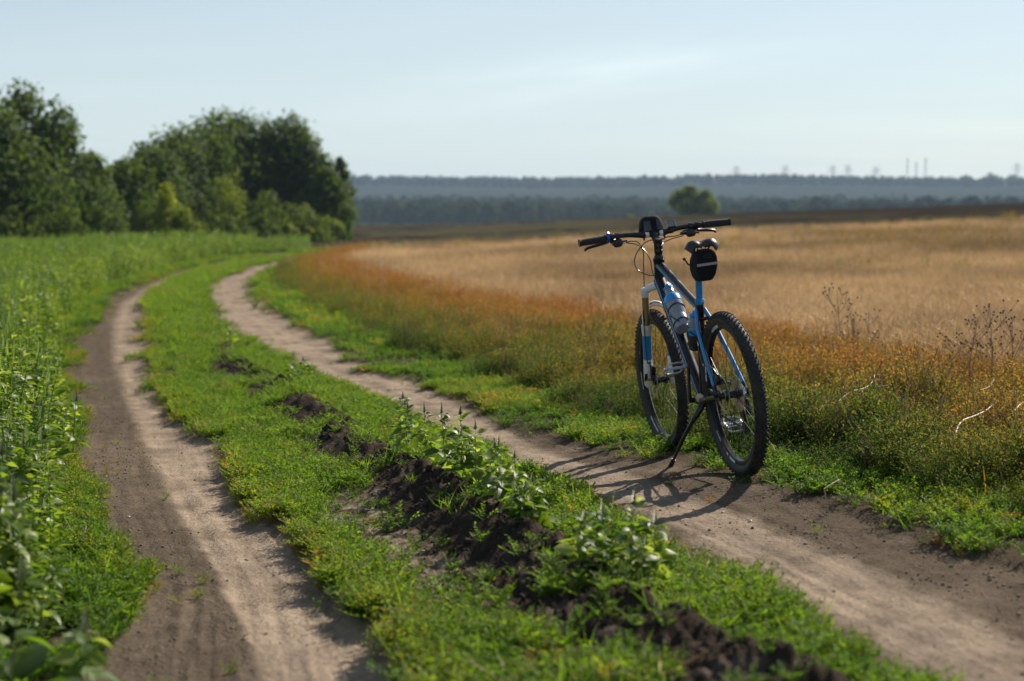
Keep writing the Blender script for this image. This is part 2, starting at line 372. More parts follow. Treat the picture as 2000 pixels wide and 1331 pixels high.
gm = bpy.data.materials.new('soil'); gm.use_nodes = True; n = gm.node_tree.nodes; l = gm.node_tree.links; b = n['Principled BSDF']
at = n.new('ShaderNodeAttribute'); at.attribute_name = 'soil'
geo = n.new('ShaderNodeNewGeometry')
t1 = n.new('ShaderNodeTexNoise'); t1.inputs['Scale'].default_value = 55; t1.inputs['Detail'].default_value = 6; t1.inputs['Roughness'].default_value = .65; l.new(geo.outputs['Position'], t1.inputs['Vector'])
t2 = n.new('ShaderNodeTexVoronoi'); t2.inputs['Scale'].default_value = 70; l.new(geo.outputs['Position'], t2.inputs['Vector'])
t3 = n.new('ShaderNodeTexNoise'); t3.inputs['Scale'].default_value = 9; t3.inputs['Detail'].default_value = 5; l.new(geo.outputs['Position'], t3.inputs['Vector'])
mr = n.new('ShaderNodeMapRange'); mr.inputs['From Min'].default_value = .3; mr.inputs['From Max'].default_value = .7; mr.inputs['To Min'].default_value = .72; mr.inputs['To Max'].default_value = 1.22; l.new(t1.outputs['Fac'], mr.inputs['Value'])
mr2 = n.new('ShaderNodeMapRange'); mr2.inputs['From Min'].default_value = .3; mr2.inputs['From Max'].default_value = .7; mr2.inputs['To Min'].default_value = .84; mr2.inputs['To Max'].default_value = 1.12; l.new(t3.outputs['Fac'], mr2.inputs['Value'])
mm = n.new('ShaderNodeMath'); mm.operation = 'MULTIPLY'; l.new(mr.outputs[0], mm.inputs[0]); l.new(mr2.outputs[0], mm.inputs[1])
vm = n.new('ShaderNodeVectorMath'); vm.operation = 'SCALE'; l.new(at.outputs['Color'], vm.inputs[0]); l.new(mm.outputs[0], vm.inputs['Scale']); l.new(vm.outputs[0], b.inputs['Base Color'])
b.inputs['Roughness'].default_value = .95; b.inputs['Specular IOR Level'].default_value = .0
ad = n.new('ShaderNodeMath'); ad.operation = 'MULTIPLY_ADD'; ad.inputs[1].default_value = -.35; l.new(t2.outputs['Distance'], ad.inputs[0]); l.new(t1.outputs['Fac'], ad.inputs[2])
bp = n.new('ShaderNodeBump'); bp.inputs['Strength'].default_value = .75; bp.inputs['Distance'].default_value = .012; l.new(ad.outputs[0], bp.inputs['Height']); l.new(bp.outputs[0], b.inputs['Normal'])

GV = np.stack([GX, GY, GZ], 1)
fc = quad
fx = GX[fc].mean(1); fy = GY[fc].mean(1)
rut_f = np.maximum(left, right)[fc].mean(1); rid_f = ridge[fc].mean(1); stb_f = stub[fc].mean(1)
cls = np.zeros(len(fc), int)
cls[stb_f > .5] = 3
cls[(rut_f > .5) & (fy < 70) & (fy > 0)] = 1
cls[(rid_f > .3) & (cls != 1)] = 2
cls[(fy > field_end(fx)) & (fy < 330) & (np.abs(fx) < 400)] = 4
cls[(fy >= 330)] = 5
for k, nm in enumerate(('ground', 'dirt_track', 'soil_bank', 'stubble_field', 'ploughed_field', 'hills')):
    f = fc[cls == k]
    if k == 0:
        pass
    u, inv = np.unique(f, return_inverse=True)
    me = mesh_from(nm, GV[u], inv.reshape(-1, 4), [gm], None, True, {'soil': ('POINT', 'FLOAT_COLOR', np.concatenate([C[u], np.ones((len(u), 1))], 1))})
    tag(add(nm, me), kind='structure')
# the small patch right under the viewer's feet closes the sheet
capf = [(na * nr, (q + 1) % na, q) for q in range(na)]
uq = list(range(na)) + [na * nr]
me = mesh_from('ground', GV[uq], [(na, q, (q + 1) % na) for q in range(na)], [gm], None, True, {'soil': ('POINT', 'FLOAT_COLOR', np.concatenate([C[uq], np.ones((len(uq), 1))], 1))})
tag(add('ground', me), kind='structure')

# ------------------------------------------------------------------ plant meshes
def leaf_verts(base, d, up, Ln, W, droop=.25, fold=.12, seg=1):
    """returns verts and quads of one leaf; seg=1 is a 4-vertex diamond"""
    d = d / np.linalg.norm(d); s = np.cross(d, up); ns = np.linalg.norm(s)
    s = np.array([1., 0, 0]) if ns < 1e-4 else s / ns
    u = np.cross(s, d)
    if seg == 1:
        mid = base + d * Ln * .45
        return [base, mid + s * W / 2 + u * W * fold, base + d * Ln - u * Ln * droop * .5, mid - s * W / 2 + u * W * fold], [(0, 1, 2, 3)]
    V = []; Fq = []
    prof = [.08, .72, 1., .82, .42, .02]
    k = len(prof)
    for i_, pw in enumerate(prof):
        t = i_ / (k - 1); c = base + d * Ln * t * (1 - .12 * t * droop) - u * Ln * droop * t * t
        V += [c + s * W / 2 * pw + u * W * fold * pw, c, c - s * W / 2 * pw + u * W * fold * pw]
    for i_ in range(k - 1):
        a = i_ * 3
        Fq += [(a, a + 1, a + 4, a + 3), (a + 1, a + 2, a + 5, a + 4)]
    return V, Fq

class PB:
    def __init__(s): s.V = []; s.F = []; s.v = []; s.h = []; s.M = []
    def put(s, V, Fq, v, h, m=0):
        b_ = len(s.V); s.V += [tuple(q) for q in V]; s.F += [tuple(i_ + b_ for i_ in f) for f in Fq]; s.v += [v] * len(V); s.h += [h] * len(V) if np.isscalar(h) else list(h); s.M += [m] * len(Fq)
    def stalk(s, P, r, v=.3, h=.1, m=0, n=3):
        V = []; Fq = []
        P = np.array(P, float)
        for i_, p in enumerate(P):
            t = P[min(i_ + 1, len(P) - 1)] - P[max(i_ - 1, 0)]; t = t / (np.linalg.norm(t) + 1e-9)
            a = np.cross(t, [.31, .77, .55]); a /= np.linalg.norm(a); bb = np.cross(t, a)
            rr = r * (1 - .6 * i_ / (len(P) - 1)) if np.isscalar(r) else r[i_]
            for j_ in range(n):
                th = 2 * math.pi * j_ / n; V.append(p + (a * math.cos(th) + bb * math.sin(th)) * rr)
        for i_ in range(len(P) - 1):
            for j_ in range(n):
                Fq.append((i_ * n + j_, i_ * n + (j_ + 1) % n, (i_ + 1) * n + (j_ + 1) % n, (i_ + 1) * n + j_))
        s.put(V, Fq, v, h, m)
    def mesh(s, name, mats, smooth=True):
        return mesh_from(name, s.V, s.F, mats, s.M, smooth, {'v': ('POINT', 'FLOAT', np.array(s.v)), 'h': ('POINT', 'FLOAT', np.array(s.h))})

GREEN = [(0., (.028, .060, .007)), (.25, (.080, .155, .012)), (.45, (.140, .20, .018)), (.62, (.20, .17, .028)), (.78, (.32, .15, .028)), (1., (.25, .085, .03))]
m_low = leaf_mat('low_weed_leaf', GREEN, transl=.52, v_amt=.28, h_amt=.14, rough=.55, spec=.2, tbright=1.42, bias=.03)
RED = [(0., (.024, .060, .008)), (.22, (.070, .120, .016)), (.42, (.150, .140, .026)), (.6, (.28, .160, .034)), (.8, (.31, .130, .040)), (1., (.25, .095, .045))]
m_red = leaf_mat('red_weed_leaf', RED, transl=.48, v_amt=.42, h_amt=.40, rough=.6, spec=.2, tbright=1.5, tcol=(1.15, 1.15, .65))
m_straw = leaf_mat('straw', [(0., (.20, .155, .098)), (.4, (.41, .328, .222)), (.75, (.57, .472, .335)), (1., (.68, .58, .42))], transl=.55, v_amt=.6, h_amt=.15, rough=.55, spec=.25, tbright=1.3, tcol=(1.05, 1.0, .92))
AMG = [(0., (.026, .058, .007)), (.35, (.070, .128, .013)), (.65, (.125, .180, .022)), (.85, (.18, .23, .055)), (1., (.25, .29, .12))]  # pale ramp end: sheen of leaves catching sun, put into their colour
m_crop = leaf_mat('tall_weed_leaf', AMG, transl=.48, v_amt=.6, h_amt=.22, rough=.47, spec=.42, bias=.34, tbright=1.5, tcol=(1.35, 1.35, .5))
m_am = leaf_mat('amaranth_leaf', AMG, transl=.48, v_amt=.6, h_amt=.12, rough=.47, spec=.42, inst=False, bias=.36, tbright=1.5, tcol=(1.35, 1.35, .5))
m_stem = mat('green_stem', (.10, .13, .04), .6, noise=(.6, 30, (.16, .10, .05)))
m_spike = leaf_mat('seed_spike', [(0., (.04, .075, .02)), (1., (.13, .16, .06))], transl=.2, v_amt=.8, h_amt=.2, inst=False, bias=.35)

def low_tuft(seed, stems=8, rad_=.085, ht=.075, nl=10, ll=.018):
    r = np.random.RandomState(seed); p = PB()
    for k in range(stems):
        a = r.rand() * 6.283; sp = rad_ * (.35 + .75 * r.rand()); hh = ht * (.5 + .7 * r.rand())
        P = [np.array([math.cos(a) * sp * t * .9 + r.randn() * .003, math.sin(a) * sp * t * .9 + r.randn() * .003, hh * (t ** .7) - .004]) for t in (0, .35, .7, 1.)]
        p.stalk(P, .0011, .5, .3)
        for q in range(nl):
            t = .18 + .82 * (q + r.rand()) / nl; bx = np.array([np.interp(t, (0, .35, .7, 1), [g[c_] for g in P]) for c_ in range(3)])
            aa = a + (1 if q % 2 else -1) * (.6 + .8 * r.rand()); d = np.array([math.cos(aa), math.sin(aa), .25 + .7 * r.rand()])
            up = np.array([r.randn() * .35, r.randn() * .35, 1.])
            V, Fq = leaf_verts(bx, d, up, ll * (.6 + .7 * r.rand()), ll * .42 * (.7 + .6 * r.rand()), .2, .1)
            p.put(V, Fq, r.rand(), t)
    return p.mesh('low_weed', [m_low], False)

def tall_tuft(seed, stems=7, rad_=.13, ht=.24, nl=20, ll=.017):
    r = np.random.RandomState(seed); p = PB()
    for k in range(stems):
        a = r.rand() * 6.283; sp = rad_ * (.25 + .9 * r.rand()); hh = ht * (.55 + .55 * r.rand()); c1, c2 = r.randn(2) * .02
        ts = (0, .3, .6, 1.)
        P = [np.array([math.cos(a) * sp * t + c1 * t * t, math.sin(a) * sp * t + c2 * t * t, hh * t - .01]) for t in ts]
        p.stalk(P, .0015, .6, .5)
        for q in range(nl):
            t = .12 + .88 * (q + r.rand()) / nl; bx = np.array([np.interp(t, ts, [g[c_] for g in P]) for c_ in range(3)])
            # side twigs carry the leaves a little away from the stem
            aa = r.rand() * 6.283; off = np.array([math.cos(aa), math.sin(aa), .4]) * r.rand() * .035 * (1.2 - t)
            d = np.array([math.cos(aa), math.sin(aa), .3 + .8 * r.rand()]); up = np.array([r.randn() * .4, r.randn() * .4, 1.])
            V, Fq = leaf_verts(bx + off, d, up, ll * (.55 + .8 * r.rand()), ll * .40 * (.7 + .6 * r.rand()), .2, .1)
            p.put(V, Fq, r.rand(), t)
    return p.mesh('tall_weed', [m_red], False)

def straw_tuft(seed, ns=12, ht=.19, rad_=.07):
    r = np.random.RandomState(seed); p = PB()
    for k in range(ns):
        a = r.rand() * 6.283; q = rad_ * math.sqrt(r.rand()); b0 = np.array([math.cos(a) * q, math.sin(a) * q, -.01])
        hh = ht * (.55 + .7 * r.rand()); lean = r.randn(2) * (.16 if r.rand() < .8 else .7)
        P = [b0, b0 + np.array([lean[0] * .5, lean[1] * .5, 1]) * hh * .5, b0 + np.array([lean[0], lean[1], 1]) * hh]
        p.stalk(P, (.0019, .0017, .0013), r.rand(), .5)
        if r.rand() < .55:
            d = np.array([r.randn(), r.randn(), .5 + r.rand()]); V, Fq = leaf_verts(P[1], d, np.array([0, 0, 1.]), .06 + .07 * r.rand(), .005, .8, .1)
            p.put(V, Fq, r.rand(), .7)
    return p.mesh('straw', [m_straw], False)

def grass_tuft(seed, nb=16, ht=.09):
    r = np.random.RandomState(seed); p = PB()
    for k in range(nb):
        a = r.rand() * 6.283; q = .04 * math.sqrt(r.rand()); b0 = np.array([math.cos(a) * q, math.sin(a) * q, -.004])
        d = np.array([r.randn() * .5, r.randn() * .5, 1.]); hh = ht * (.5 + .8 * r.rand())
        V, Fq = leaf_verts(b0, d, np.array([r.randn(), r.randn(), .4]), hh, .0045, .35, .05)
        p.put(V, Fq, r.rand(), .5)
    return p.mesh('grass_blades', [m_low], False)

def crop_plant(seed, ht=.6, nl=26, ll=.085, seg=1, spike=True):
    """tall leafy weed, joined, for the deep stand"""
    r = np.random.RandomState(seed); p = PB(); bend = r.randn(2) * .07
    ax = lambda t: np.array([bend[0] * t * t, bend[1] * t * t, t * ht - .01])
    p.stalk([ax(t) for t in (0, .4, .75, 1.)], .004, .2, .1)
    for q in range(nl):
        t = .12 + .86 * ((q + r.rand() * .7) / nl) ** .85; a = q * 2.4 + r.randn() * .4; k = ll * (1.15 - .55 * t) * (.7 + .5 * r.rand())
        out = .035 * (1.1 - t); b0 = ax(t) + np.array([math.cos(a), math.sin(a), .3]) * out
        d = np.array([math.cos(a), math.sin(a), -.1 + .95 * r.rand()])
        V, Fq = leaf_verts(b0, d, np.array([r.randn() * .5, r.randn() * .5, 1.]), k, k * .52, .45, .14, seg)
        p.put(V, Fq, r.rand(), t)
    if spike:
        for q in range(26):
            t = 1 + .14 * q / 26; a = q * 2.1; b0 = ax(1.) + np.array([0, 0, (t - 1) * ht])
            V, Fq = leaf_verts(b0, np.array([math.cos(a), math.sin(a), .8]), np.array([0, 0, 1.]), .022 * (1.15 - q / 30), .012, .1, .1)
            p.put(V, Fq, r.rand() * .5, .4)
    return p.mesh('tall_leafy_weed', [m_crop], seg > 1)

def scatter(name, meshes, pts, rot, scl, tint, idx, kind='stuff'):
    src = bpy.data.collections.new(name + '_kinds')
    for k, me in enumerate(meshes):
        src.objects.link(bpy.data.objects.new('%s_%02d' % (name, k), me))
    n_ = len(pts)
    me = mesh_from(name, pts, np.zeros((0, 4), int), None, None, False, {'rot': ('POINT', 'FLOAT_VECTOR', rot), 'scl': ('POINT', 'FLOAT', scl), 'tint': ('POINT', 'FLOAT', tint), 'idx': ('POINT', 'INT', idx)})
    for m in meshes[0].materials: me.materials.append(m)
    o = add(name, me); tag(o, kind=kind)
    ng = bpy.data.node_groups.new(name, 'GeometryNodeTree'); ng.interface.new_socket('Geometry', in_out='INPUT', socket_type='NodeSocketGeometry'); ng.interface.new_socket('Geometry', in_out='OUTPUT', socket_type='NodeSocketGeometry')
    q = ng.nodes; gi = q.new('NodeGroupInput'); go = q.new('NodeGroupOutput'); ip = q.new('GeometryNodeInstanceOnPoints'); ci = q.new('GeometryNodeCollectionInfo')
    ci.inputs['Collection'].default_value = src; ci.inputs['Separate Children'].default_value = True; ci.inputs['Reset Children'].default_value = True
    def na_(nm, t):
        k = q.new('GeometryNodeInputNamedAttribute'); k.data_type = t; k.inputs['Name'].default_value = nm; return k.outputs['Attribute']
    er = q.new('FunctionNodeEulerToRotation')
    K = ng.links
    K.new(gi.outputs[0], ip.inputs['Points']); K.new(ci.outputs[0], ip.inputs['Instance']); ip.inputs['Pick Instance'].default_value = True
    K.new(na_('idx', 'INT'), ip.inputs['Instance Index']); K.new(na_('rot', 'FLOAT_VECTOR'), er.inputs[0]); K.new(er.outputs[0], ip.inputs['Rotation']); K.new(na_('scl', 'FLOAT'), ip.inputs['Scale'])
    K.new(ip.outputs[0], go.inputs[0])
    md = o.modifiers.new('scatter', 'NODES'); md.node_group = ng
    return o

rs = np.random.RandomState(11)
def sample(n_, y0, y1, xa, xb, pw=1.0):
    """random points, denser near the viewer"""
    u = rs.rand(n_); y = y0 * (y1 / y0) ** u if pw == 1.0 else y0 + (y1 - y0) * u
    lo, hi = xa(y), xb(y); x = lo + (hi - lo) * rs.rand(n_)
    return x, y
view = lambda y: .45 * y + 1.2
def rot_of(n_, tilt=.12):
    return np.stack([rs.randn(n_) * tilt, rs.randn(n_) * tilt, rs.rand(n_) * 6.283], 1)

# ---- low green weeds: strip between the ruts, both edges of the track
low = [low_tuft(s) for s in range(5)] + [low_tuft(20 + s, 6, .11, .05, 11, .016) for s in range(2)] + [grass_tuft(30 + s) for s in range(2)] + [grass_tuft(34, 9, .12), straw_tuft(95, 5, .09, .06)]
def put_low(n_, y0, y1, xa, xb):
    x, y = sample(n_, y0, y1, xa, xb)
    left, right, light, ridge, pan, stub = masks(x, y)
    rut = np.maximum(left, right)
    pn = fbm(x * 1.5, y * 1.1, 81); pf = fbm(x * 5, y * 5, 83, 3)
    strip = (x > cx(LR, y)) & (x < cx(RL, y))
    dens = (1 - rut) ** 1.3 * (1 - (.97 - .35 * sstep(.52, .62, fbm(x * 4, y * 3, 19, 2)) * np.interp(y, [4.2, 6.6], [.45, 1.])) * sstep(.12, .4, ridge)) * (1 - .95 * pan) * (1 - .8 * np.exp(-((x - cx(RG, y) + .28) / .12) ** 2) * sstep(.48, .58, fbm(y * 1.7, y * 0, 17, 2)) * (y < 13))
    dens = dens * np.where(strip, np.where((x > cx(RG, y) - .08) & (y < 7) & (x < cx(RG, y) + .2), .35, 1.) * (.45 + .9 * sstep(.33, .55, pf)), sstep(.40, .62, pn * .5 + pf * .5 + .07))
    dens = dens * np.where((x > cx(RR, y) - .1) & (y < 8.), .20 + .5 * sstep(.42, .6, pf), 1.)
    dens = dens + .022 * (rut > .5) * (pf > .60) * (light < .4)
    # thin out on the dark margin of the left rut and the margin beside the bicycle
    dens = dens * (1 - .75 * sstep(.9, .2, np.hypot((x - 1.0) / 1.0, (y - 5.2) / .9)) * (x > cx(RR, y) - .2))
    k = rs.rand(n_) < dens
    # room for the tyres
    k &= np.hypot(x - 1.013, y - 6.143) > .16
    x, y = x[k], y[k]; pn = pn[k]; pf = pf[k]; st_ = strip[k]; ru = rut[k]
    z = height(x, y)
    edge = np.minimum(np.abs(x - cx(LR, y)), np.abs(x - cx(RL, y)))
    tint = np.where(st_, .20 + .20 * (pf - .5) + .13 * np.exp(-(edge / .12) ** 2) * (x - cx(LR, y) < .3) + .03 * rs.randn(len(x)), .10 + .75 * (pn - .45) + .5 * (pf - .5) + .07 * rs.randn(len(x)))
    tint = tint + (rs.rand(len(x)) < .022) * .36
    tint = tint + .22 * (ru > .5)
    scl = (.62 + .6 * rs.rand(len(x))) * np.where(st_, .95, .9) * np.clip(.75 + .5 * (pf - .3), .5, 1.15) * np.clip(y / 12, 1, 2.3) * (1 - .45 * (ru > .4))
    return np.stack([x, y, z], 1), scl, tint
A = [put_low(60000, 3.0, 13., lambda y: np.maximum(cx(LL, y) - 1.0, -view(y)), lambda y: np.minimum(cx(RR, y) + 1.5, view(y))),
     put_low(26000, 13., 62., lambda y: cx(LL, y) - 1.0 - .02 * y, lambda y: cx(RR, y) + 1.2 + .02 * y)]
P = np.concatenate([a[0] for a in A]); S = np.concatenate([a[1] for a in A]); T = np.concatenate([a[2] for a in A])
ix = rs.choice(11, len(P), p=[.157] * 5 + [.06, .06, .04, .04, .010, .005])
scatter('low_green_weeds', low, P, rot_of(len(P)), S, T, ix)

# ---- taller weeds right of the track, green in front, turning orange and red towards the stubble
m_red_s = m_straw
tall = [tall_tuft(40 + s) for s in range(5)] + [tall_tuft(60 + s, 9, .17, .17, 18, .018) for s in range(2)] + [straw_tuft(90 + s, 7, .30, .10) for s in range(2)]
def put_red(n_, y0, y1):
    x, y = sample(n_, y0, y1, lambda y: cx(RR, y) - .1, lambda y: cx(ST, y) + .9 + .02 * y)
    wdt = cx(ST, y) - cx(RR, y)
    t = (x - cx(RR, y)) / wdt
    pn = fbm(x * 1.2, y * .9, 91); pf = fbm(x * 3.5, y * 3., 93, 3)
    start = np.interp(y, [3, 5.6, 7.5, 12, 25], [.05, .05, .07, .11, .14]) + .26 * (pn - .40)
    dens = sstep(-.02, .10, t - start) * sstep(1.2, .92, t + (pf - .5) * .3) * (.55 + .8 * sstep(.35, .55, pf))
    dens = dens * (1 - .9 * sstep(.56, .66, fbm(x * 2.2 + 4, y * 1.4, 97, 3)))
    # bare ground in front of and under the bicycle
    ax_ = np.array([1.013, 6.143]); bx_ = np.array([.815, 7.243]); dv = bx_ - ax_
    s_ = np.clip(((x - ax_[0]) * dv[0] + (y - ax_[1]) * dv[1]) / (dv @ dv), -.1, 1.15); dd = np.hypot(x - ax_[0] - s_ * dv[0], y - ax_[1] - s_ * dv[1])
    k = (rs.rand(n_) < dens) & (dd > .11 + .05 * rs.rand(n_))
    k &= (np.abs(x) < view(y) + .5)
    x, y, t, pn, pf, dd = x[k], y[k], t[k], pn[k], pf[k], dd[k]
    z = height(x, y)
    tint = np.interp(t, [0, .2, .45, .75, 1.05], [-.20, -.04, .16, .31, .37]) + .45 * (pn - .5) + .07 * rs.randn(len(x)) + .10 * sstep(12, 26, y)
    scl = np.interp(t, [0, .2, .5, .9, 1.2], [.50, .80, .90, .85, .55]) * (.7 + .5 * rs.rand(len(x))) * np.clip(.10 + 1.75 * pf, .40, 1.45) * np.clip(y / 22, 1, 1.5) * np.clip(dd / .3, .5, 1.)
    return np.stack([x, y, z], 1), scl, tint
A = [put_red(40000, 3.6, 15.), put_red(20000, 15., 60.)]
P = np.concatenate([a[0] for a in A]); S = np.concatenate([a[1] for a in A]); T = np.concatenate([a[2] for a in A])
scatter('reddening_weeds', tall, P, rot_of(len(P), .16), S, T, rs.choice(9, len(P), p=[.14] * 5 + [.125] * 2 + [.025] * 2))

# ---- stubble
straw = [straw_tuft(70 + s) for s in range(6)] + [straw_tuft(80 + s, 34, .20, .30) for s in range(4)]
def put_straw(n_, y0, y1, grow):
    x, y = sample(n_, y0, y1, lambda y: cx(ST, y) - .3, lambda y: view(y) + .5)
    stub = masks(x, y)[5]
    k = (rs.rand(n_) < np.clip(stub + .10, 0, 1)) & (y < field_end(x)) & (x > cx(ST, y) - .3)
    x, y = x[k], y[k]
    # drill rows run away from the track
    rowd = x * .93 + y * .36; sp = .16 * np.clip(y / 14, 1, 6)
    q = np.round(rowd / sp) * sp - rowd; x = x + q * .93 * .75; y = y + q * .36 * .75
    z = height(x, y); pn = fbm(x * .35, y * .2, 101); pf = fbm(x * 2, y * 1.2, 103)
    scl = (.55 + .45 * rs.rand(len(x))) * np.clip(y / 24, 1, 1.35)
    # longer pale leftover straw along the field's edge
    edge = np.exp(-((x - cx(ST, y)) / (1.0 + .05 * y)) ** 2)
    scl = scl * (1 + .45 * edge * (pf > .5))
    tint = .42 + .95 * (pn - .5) + .25 * (pf - .5) + .18 * edge + .06 * rs.randn(len(x))
    return np.stack([x, y, z], 1), scl, tint
A = [put_straw(19500, 6., 20., 1), put_straw(23000, 18., 80., 1)]
P = np.concatenate([a[0] for a in A]); S = np.concatenate([a[1] for a in A]); T = np.concatenate([a[2] for a in A])
scatter('stubble', straw, P, rot_of(len(P), .10), S, T, np.where(P[:, 1] < 19, rs.choice(6, len(P)), 6 + rs.choice(4, len(P))))

# ---- yellow-green weeds growing through the far stubble
x, y = sample(2600, 22., 74., lambda y: cx(ST, y) + 1.5, lambda y: view(y))
pn = fbm(x * .12, y * .10, 111); k = (rs.rand(len(x)) < sstep(.46, .62, pn) * (.25 + .75 * sstep(2, 14, x))) & (y < field_end(x)); x, y = x[k], y[k]
scatter('yellow_field_weeds', tall[:4], np.stack([x, y, height(x, y)], 1), rot_of(len(x)), (.6 + .6 * rs.rand(len(x))) * np.clip(y / 22, 1, 2), .10 + .18 * rs.rand(len(x)), rs.choice(4, len(x)))

# ---- the stand of tall leafy weeds on the left
crop = [crop_plant(200 + s, .6, 40, .098) for s in range(6)]
def put_crop(n_, y0, y1, wid):
    x, y = sample(n_, y0, y1, lambda y: np.maximum(-view(y) - .8, cx(CR, y) - wid), lambda y: cx(CR, y) + .25)
    d = cx(CR, y) - x + (fbm(x * 1.1, y * .8, 121) - .5) * .7
    k = (rs.rand(n_) < sstep(-.12, .35, d)) & (np.hypot(x, y) > 2.6)
    x, y, d = x[k], y[k], d[k]
    hgt = np.interp(d, [0, .4, 1.5, 6], [.62, 1.0, 1.2, 1.2]) * (.78 + .4 * rs.rand(len(x))) * np.interp(y, [3, 8, 20], [.9, 1., 1.05])
    return np.stack([x, y, height(x, y)], 1), hgt, .5 * (fbm(x * .8, y * .5, 123) - .5) + .12 * rs.randn(len(x)), d
nearP, nearS, nearT, nearD = put_crop(4200, 3.0, 11., 4.)
A = [put_crop(7800, 8.5, 24., 12.), put_crop(11000, 24., 64., 30.)]
# all near plants in view sorted by the size at which they show
P0 = np.concatenate([nearP] + [a[0] for a in A]); S0 = np.concatenate([nearS] + [a[1] for a in A]); T0 = np.concatenate([nearT] + [a[2] for a in A])
infr = np.abs(P0[:, 0]) < .40 * P0[:, 1] + .1
order = np.argsort(-(infr * S0 / P0[:, 1]))
ind = order[:300]; rest = order[300:]
scatter('tall_leafy_weeds', crop, P0[rest], rot_of(len(rest), .08), S0[rest], T0[rest], rs.choice(6, len(rest)))

# single plants: stem, spike and each leaf its own part (nearest), or stem and foliage
def leaf_mesh(k):
    r = np.random.RandomState(300 + k); p = PB()
    V, Fq = leaf_verts(np.array([.018, 0, 0]), np.array([1, 0, .05]), np.array([0, 0, 1.]), .085, .050, .30 + .25 * r.rand(), .10 + .08 * r.rand(), 6)
    p.put(V, Fq, r.rand(), .5); p.stalk([(0, 0, 0), (.01, 0, .001), (.02, 0, 0)], .0012, .5, .5)
    return p.mesh('leaf', [m_am])
leaves = [leaf_mesh(k) for k in range(6)]
def stem_mesh(k, ht):
    p = PB(); r = np.random.RandomState(330 + k); bend = r.randn(2) * .03
    p.stalk([(bend[0] * t * t, bend[1] * t * t, t * ht - .012) for t in (0, .35, .7, 1.)], (.0042, .0036, .003, .002), .4, .3, n=6)
    me = p.mesh('stem', [m_stem]); me['bx'] = bend[0]; me['by'] = bend[1]; return me
def spike_mesh(k):
    p = PB(); r = np.random.RandomState(350 + k); Ls = .055 + .03 * r.rand()
    for q in range(70):
        t = q / 70; a = q * 2.4; b0 = np.array([0, 0, t * Ls]); rr = .012 * (1 - .75 * t)
        V, Fq = leaf_verts(b0, np.array([math.cos(a), math.sin(a), .9]), np.array([0, 0, 1.]), rr * 1.5, rr * .8, .1, .1)
        p.put(V, Fq, r.rand(), t)
    p.stalk([(0, 0, 0), (0, 0, Ls)], .002, .5, .5)
    return p.mesh('flower_spike', [m_spike])
H0 = .60
stems = [stem_mesh(k, H0) for k in range(5)]; spikes = [spike_mesh(k) for k in range(4)]
fol = []
for k in range(6):
    fol.append(crop_plant(400 + k, H0, 42, .10, 2, True))
for me in fol:
    me.materials.clear(); me.materials.append(m_am)
def plant(name, loc, s, tint, label, cat, group, nl=16, stretch=1., seed=0, parts=True, spike=True, leafk=1., spike_size=None):
    r = np.random.RandomState(seed); root = empty(name, loc, (r.randn() * .05, r.randn() * .05, r.rand() * 6.28), s); tag(root, label, cat, group)
    if not parts:
        f = add('foliage', fol[r.randint(6)], root); f['tint'] = float(tint); return root
    me = stems[r.randint(5)]; st_ = add('stem', me, root)
    for q in range(nl):
        t = .14 + .84 * ((q + .6 * r.rand()) / nl) ** .9
        a = q * 2.4 + r.randn() * .35
        lf = add('leaf', leaves[r.randint(6)], root)
        lf.location = (me['bx'] * t * t, me['by'] * t * t, t * H0 - .012)
        lf.rotation_euler = Euler((r.randn() * .5, .25 - 1.1 * r.rand(), a), 'XYZ')
        k = leafk * (1.35 - .85 * t) * (.55 + .75 * r.rand()); lf.scale = (k, k, k); lf['tint'] = float(tint + r.randn() * .18)
    if spike:
        sp = add('flower_spike', spikes[r.randint(4)], root); sp.location = (me['bx'], me['by'], H0 - .035); q_ = 1.35 if spike_size is None else spike_size / s; sp.scale = (q_ * 1.45, q_ * 1.45, q_); sp['tint'] = float(r.rand() * .3)
    return root
for k, q in enumerate(ind):
    plant('tall_leafy_weed', P0[q], float(S0[q]), T0[q], 'broad-leaved green weed in the dense stand beside the left wheel rut', 'weed', 'tall leafy weeds left of the track', nl=26, seed=1000 + k, parts=k < 70, leafk=1.3)


# ================================================================== the bicycle
# local frame: X forward, Y left, Z up, origin under the rear axle
BT = (1.0130, 6.1430, float(hz(1.013, 6.143)) - .003)
yaw, pit, lean, steer = 1.7485, .0653, -.1282, .0135
BM = Matrix.Translation(BT) @ (Matrix.Rotation(yaw, 4, 'Z') @ Matrix.Rotation(pit, 4, 'Y') @ Matrix.Rotation(lean, 4, 'X'))
def broot(name, label, cat, group=None):
    o = bpy.data.objects.new(name, None); COL.objects.link(o); o.matrix_world = BM; o.empty_display_size = .1
    return tag(o, label, cat, group)
WR = .366; WB = 1.12
dust = (.16, .125, .10)
m_black = mat('frame_black', (.008, .007, .009), .26, spec=.35, noise=(.22, 14, (.05, .042, .036)))
m_blue = mat('frame_blue', (.010, .215, .52), .34, coat=.15, noise=(.25, 18, (.10, .22, .35)))
m_orange = mat('frame_orange', (.48, .10, .035), .35)
m_white = mat('fork_white', (.74, .74, .72), .3, coat=.3, noise=(.4, 16, (.42, .38, .33)))
m_gold = mat('stanchion_gold', (.42, .30, .16), .28, metal=.75)
m_ring = mat('gold_ring', (.42, .25, .03), .4)
m_rub = mat('tyre_rubber', (.018, .017, .017), .72, spec=.35, noise=(.5, 22, (.085, .07, .056)))
m_side = mat('tyre_sidewall', (.022, .022, .023), .55, spec=.4, noise=(.4, 16, (.07, .06, .05)))
m_rim = mat('rim_black', (.007, .007, .009), .4, spec=.3)
m_bp = mat('black_plastic', (.014, .014, .015), .42, noise=(.35, 30, (.05, .045, .04)))
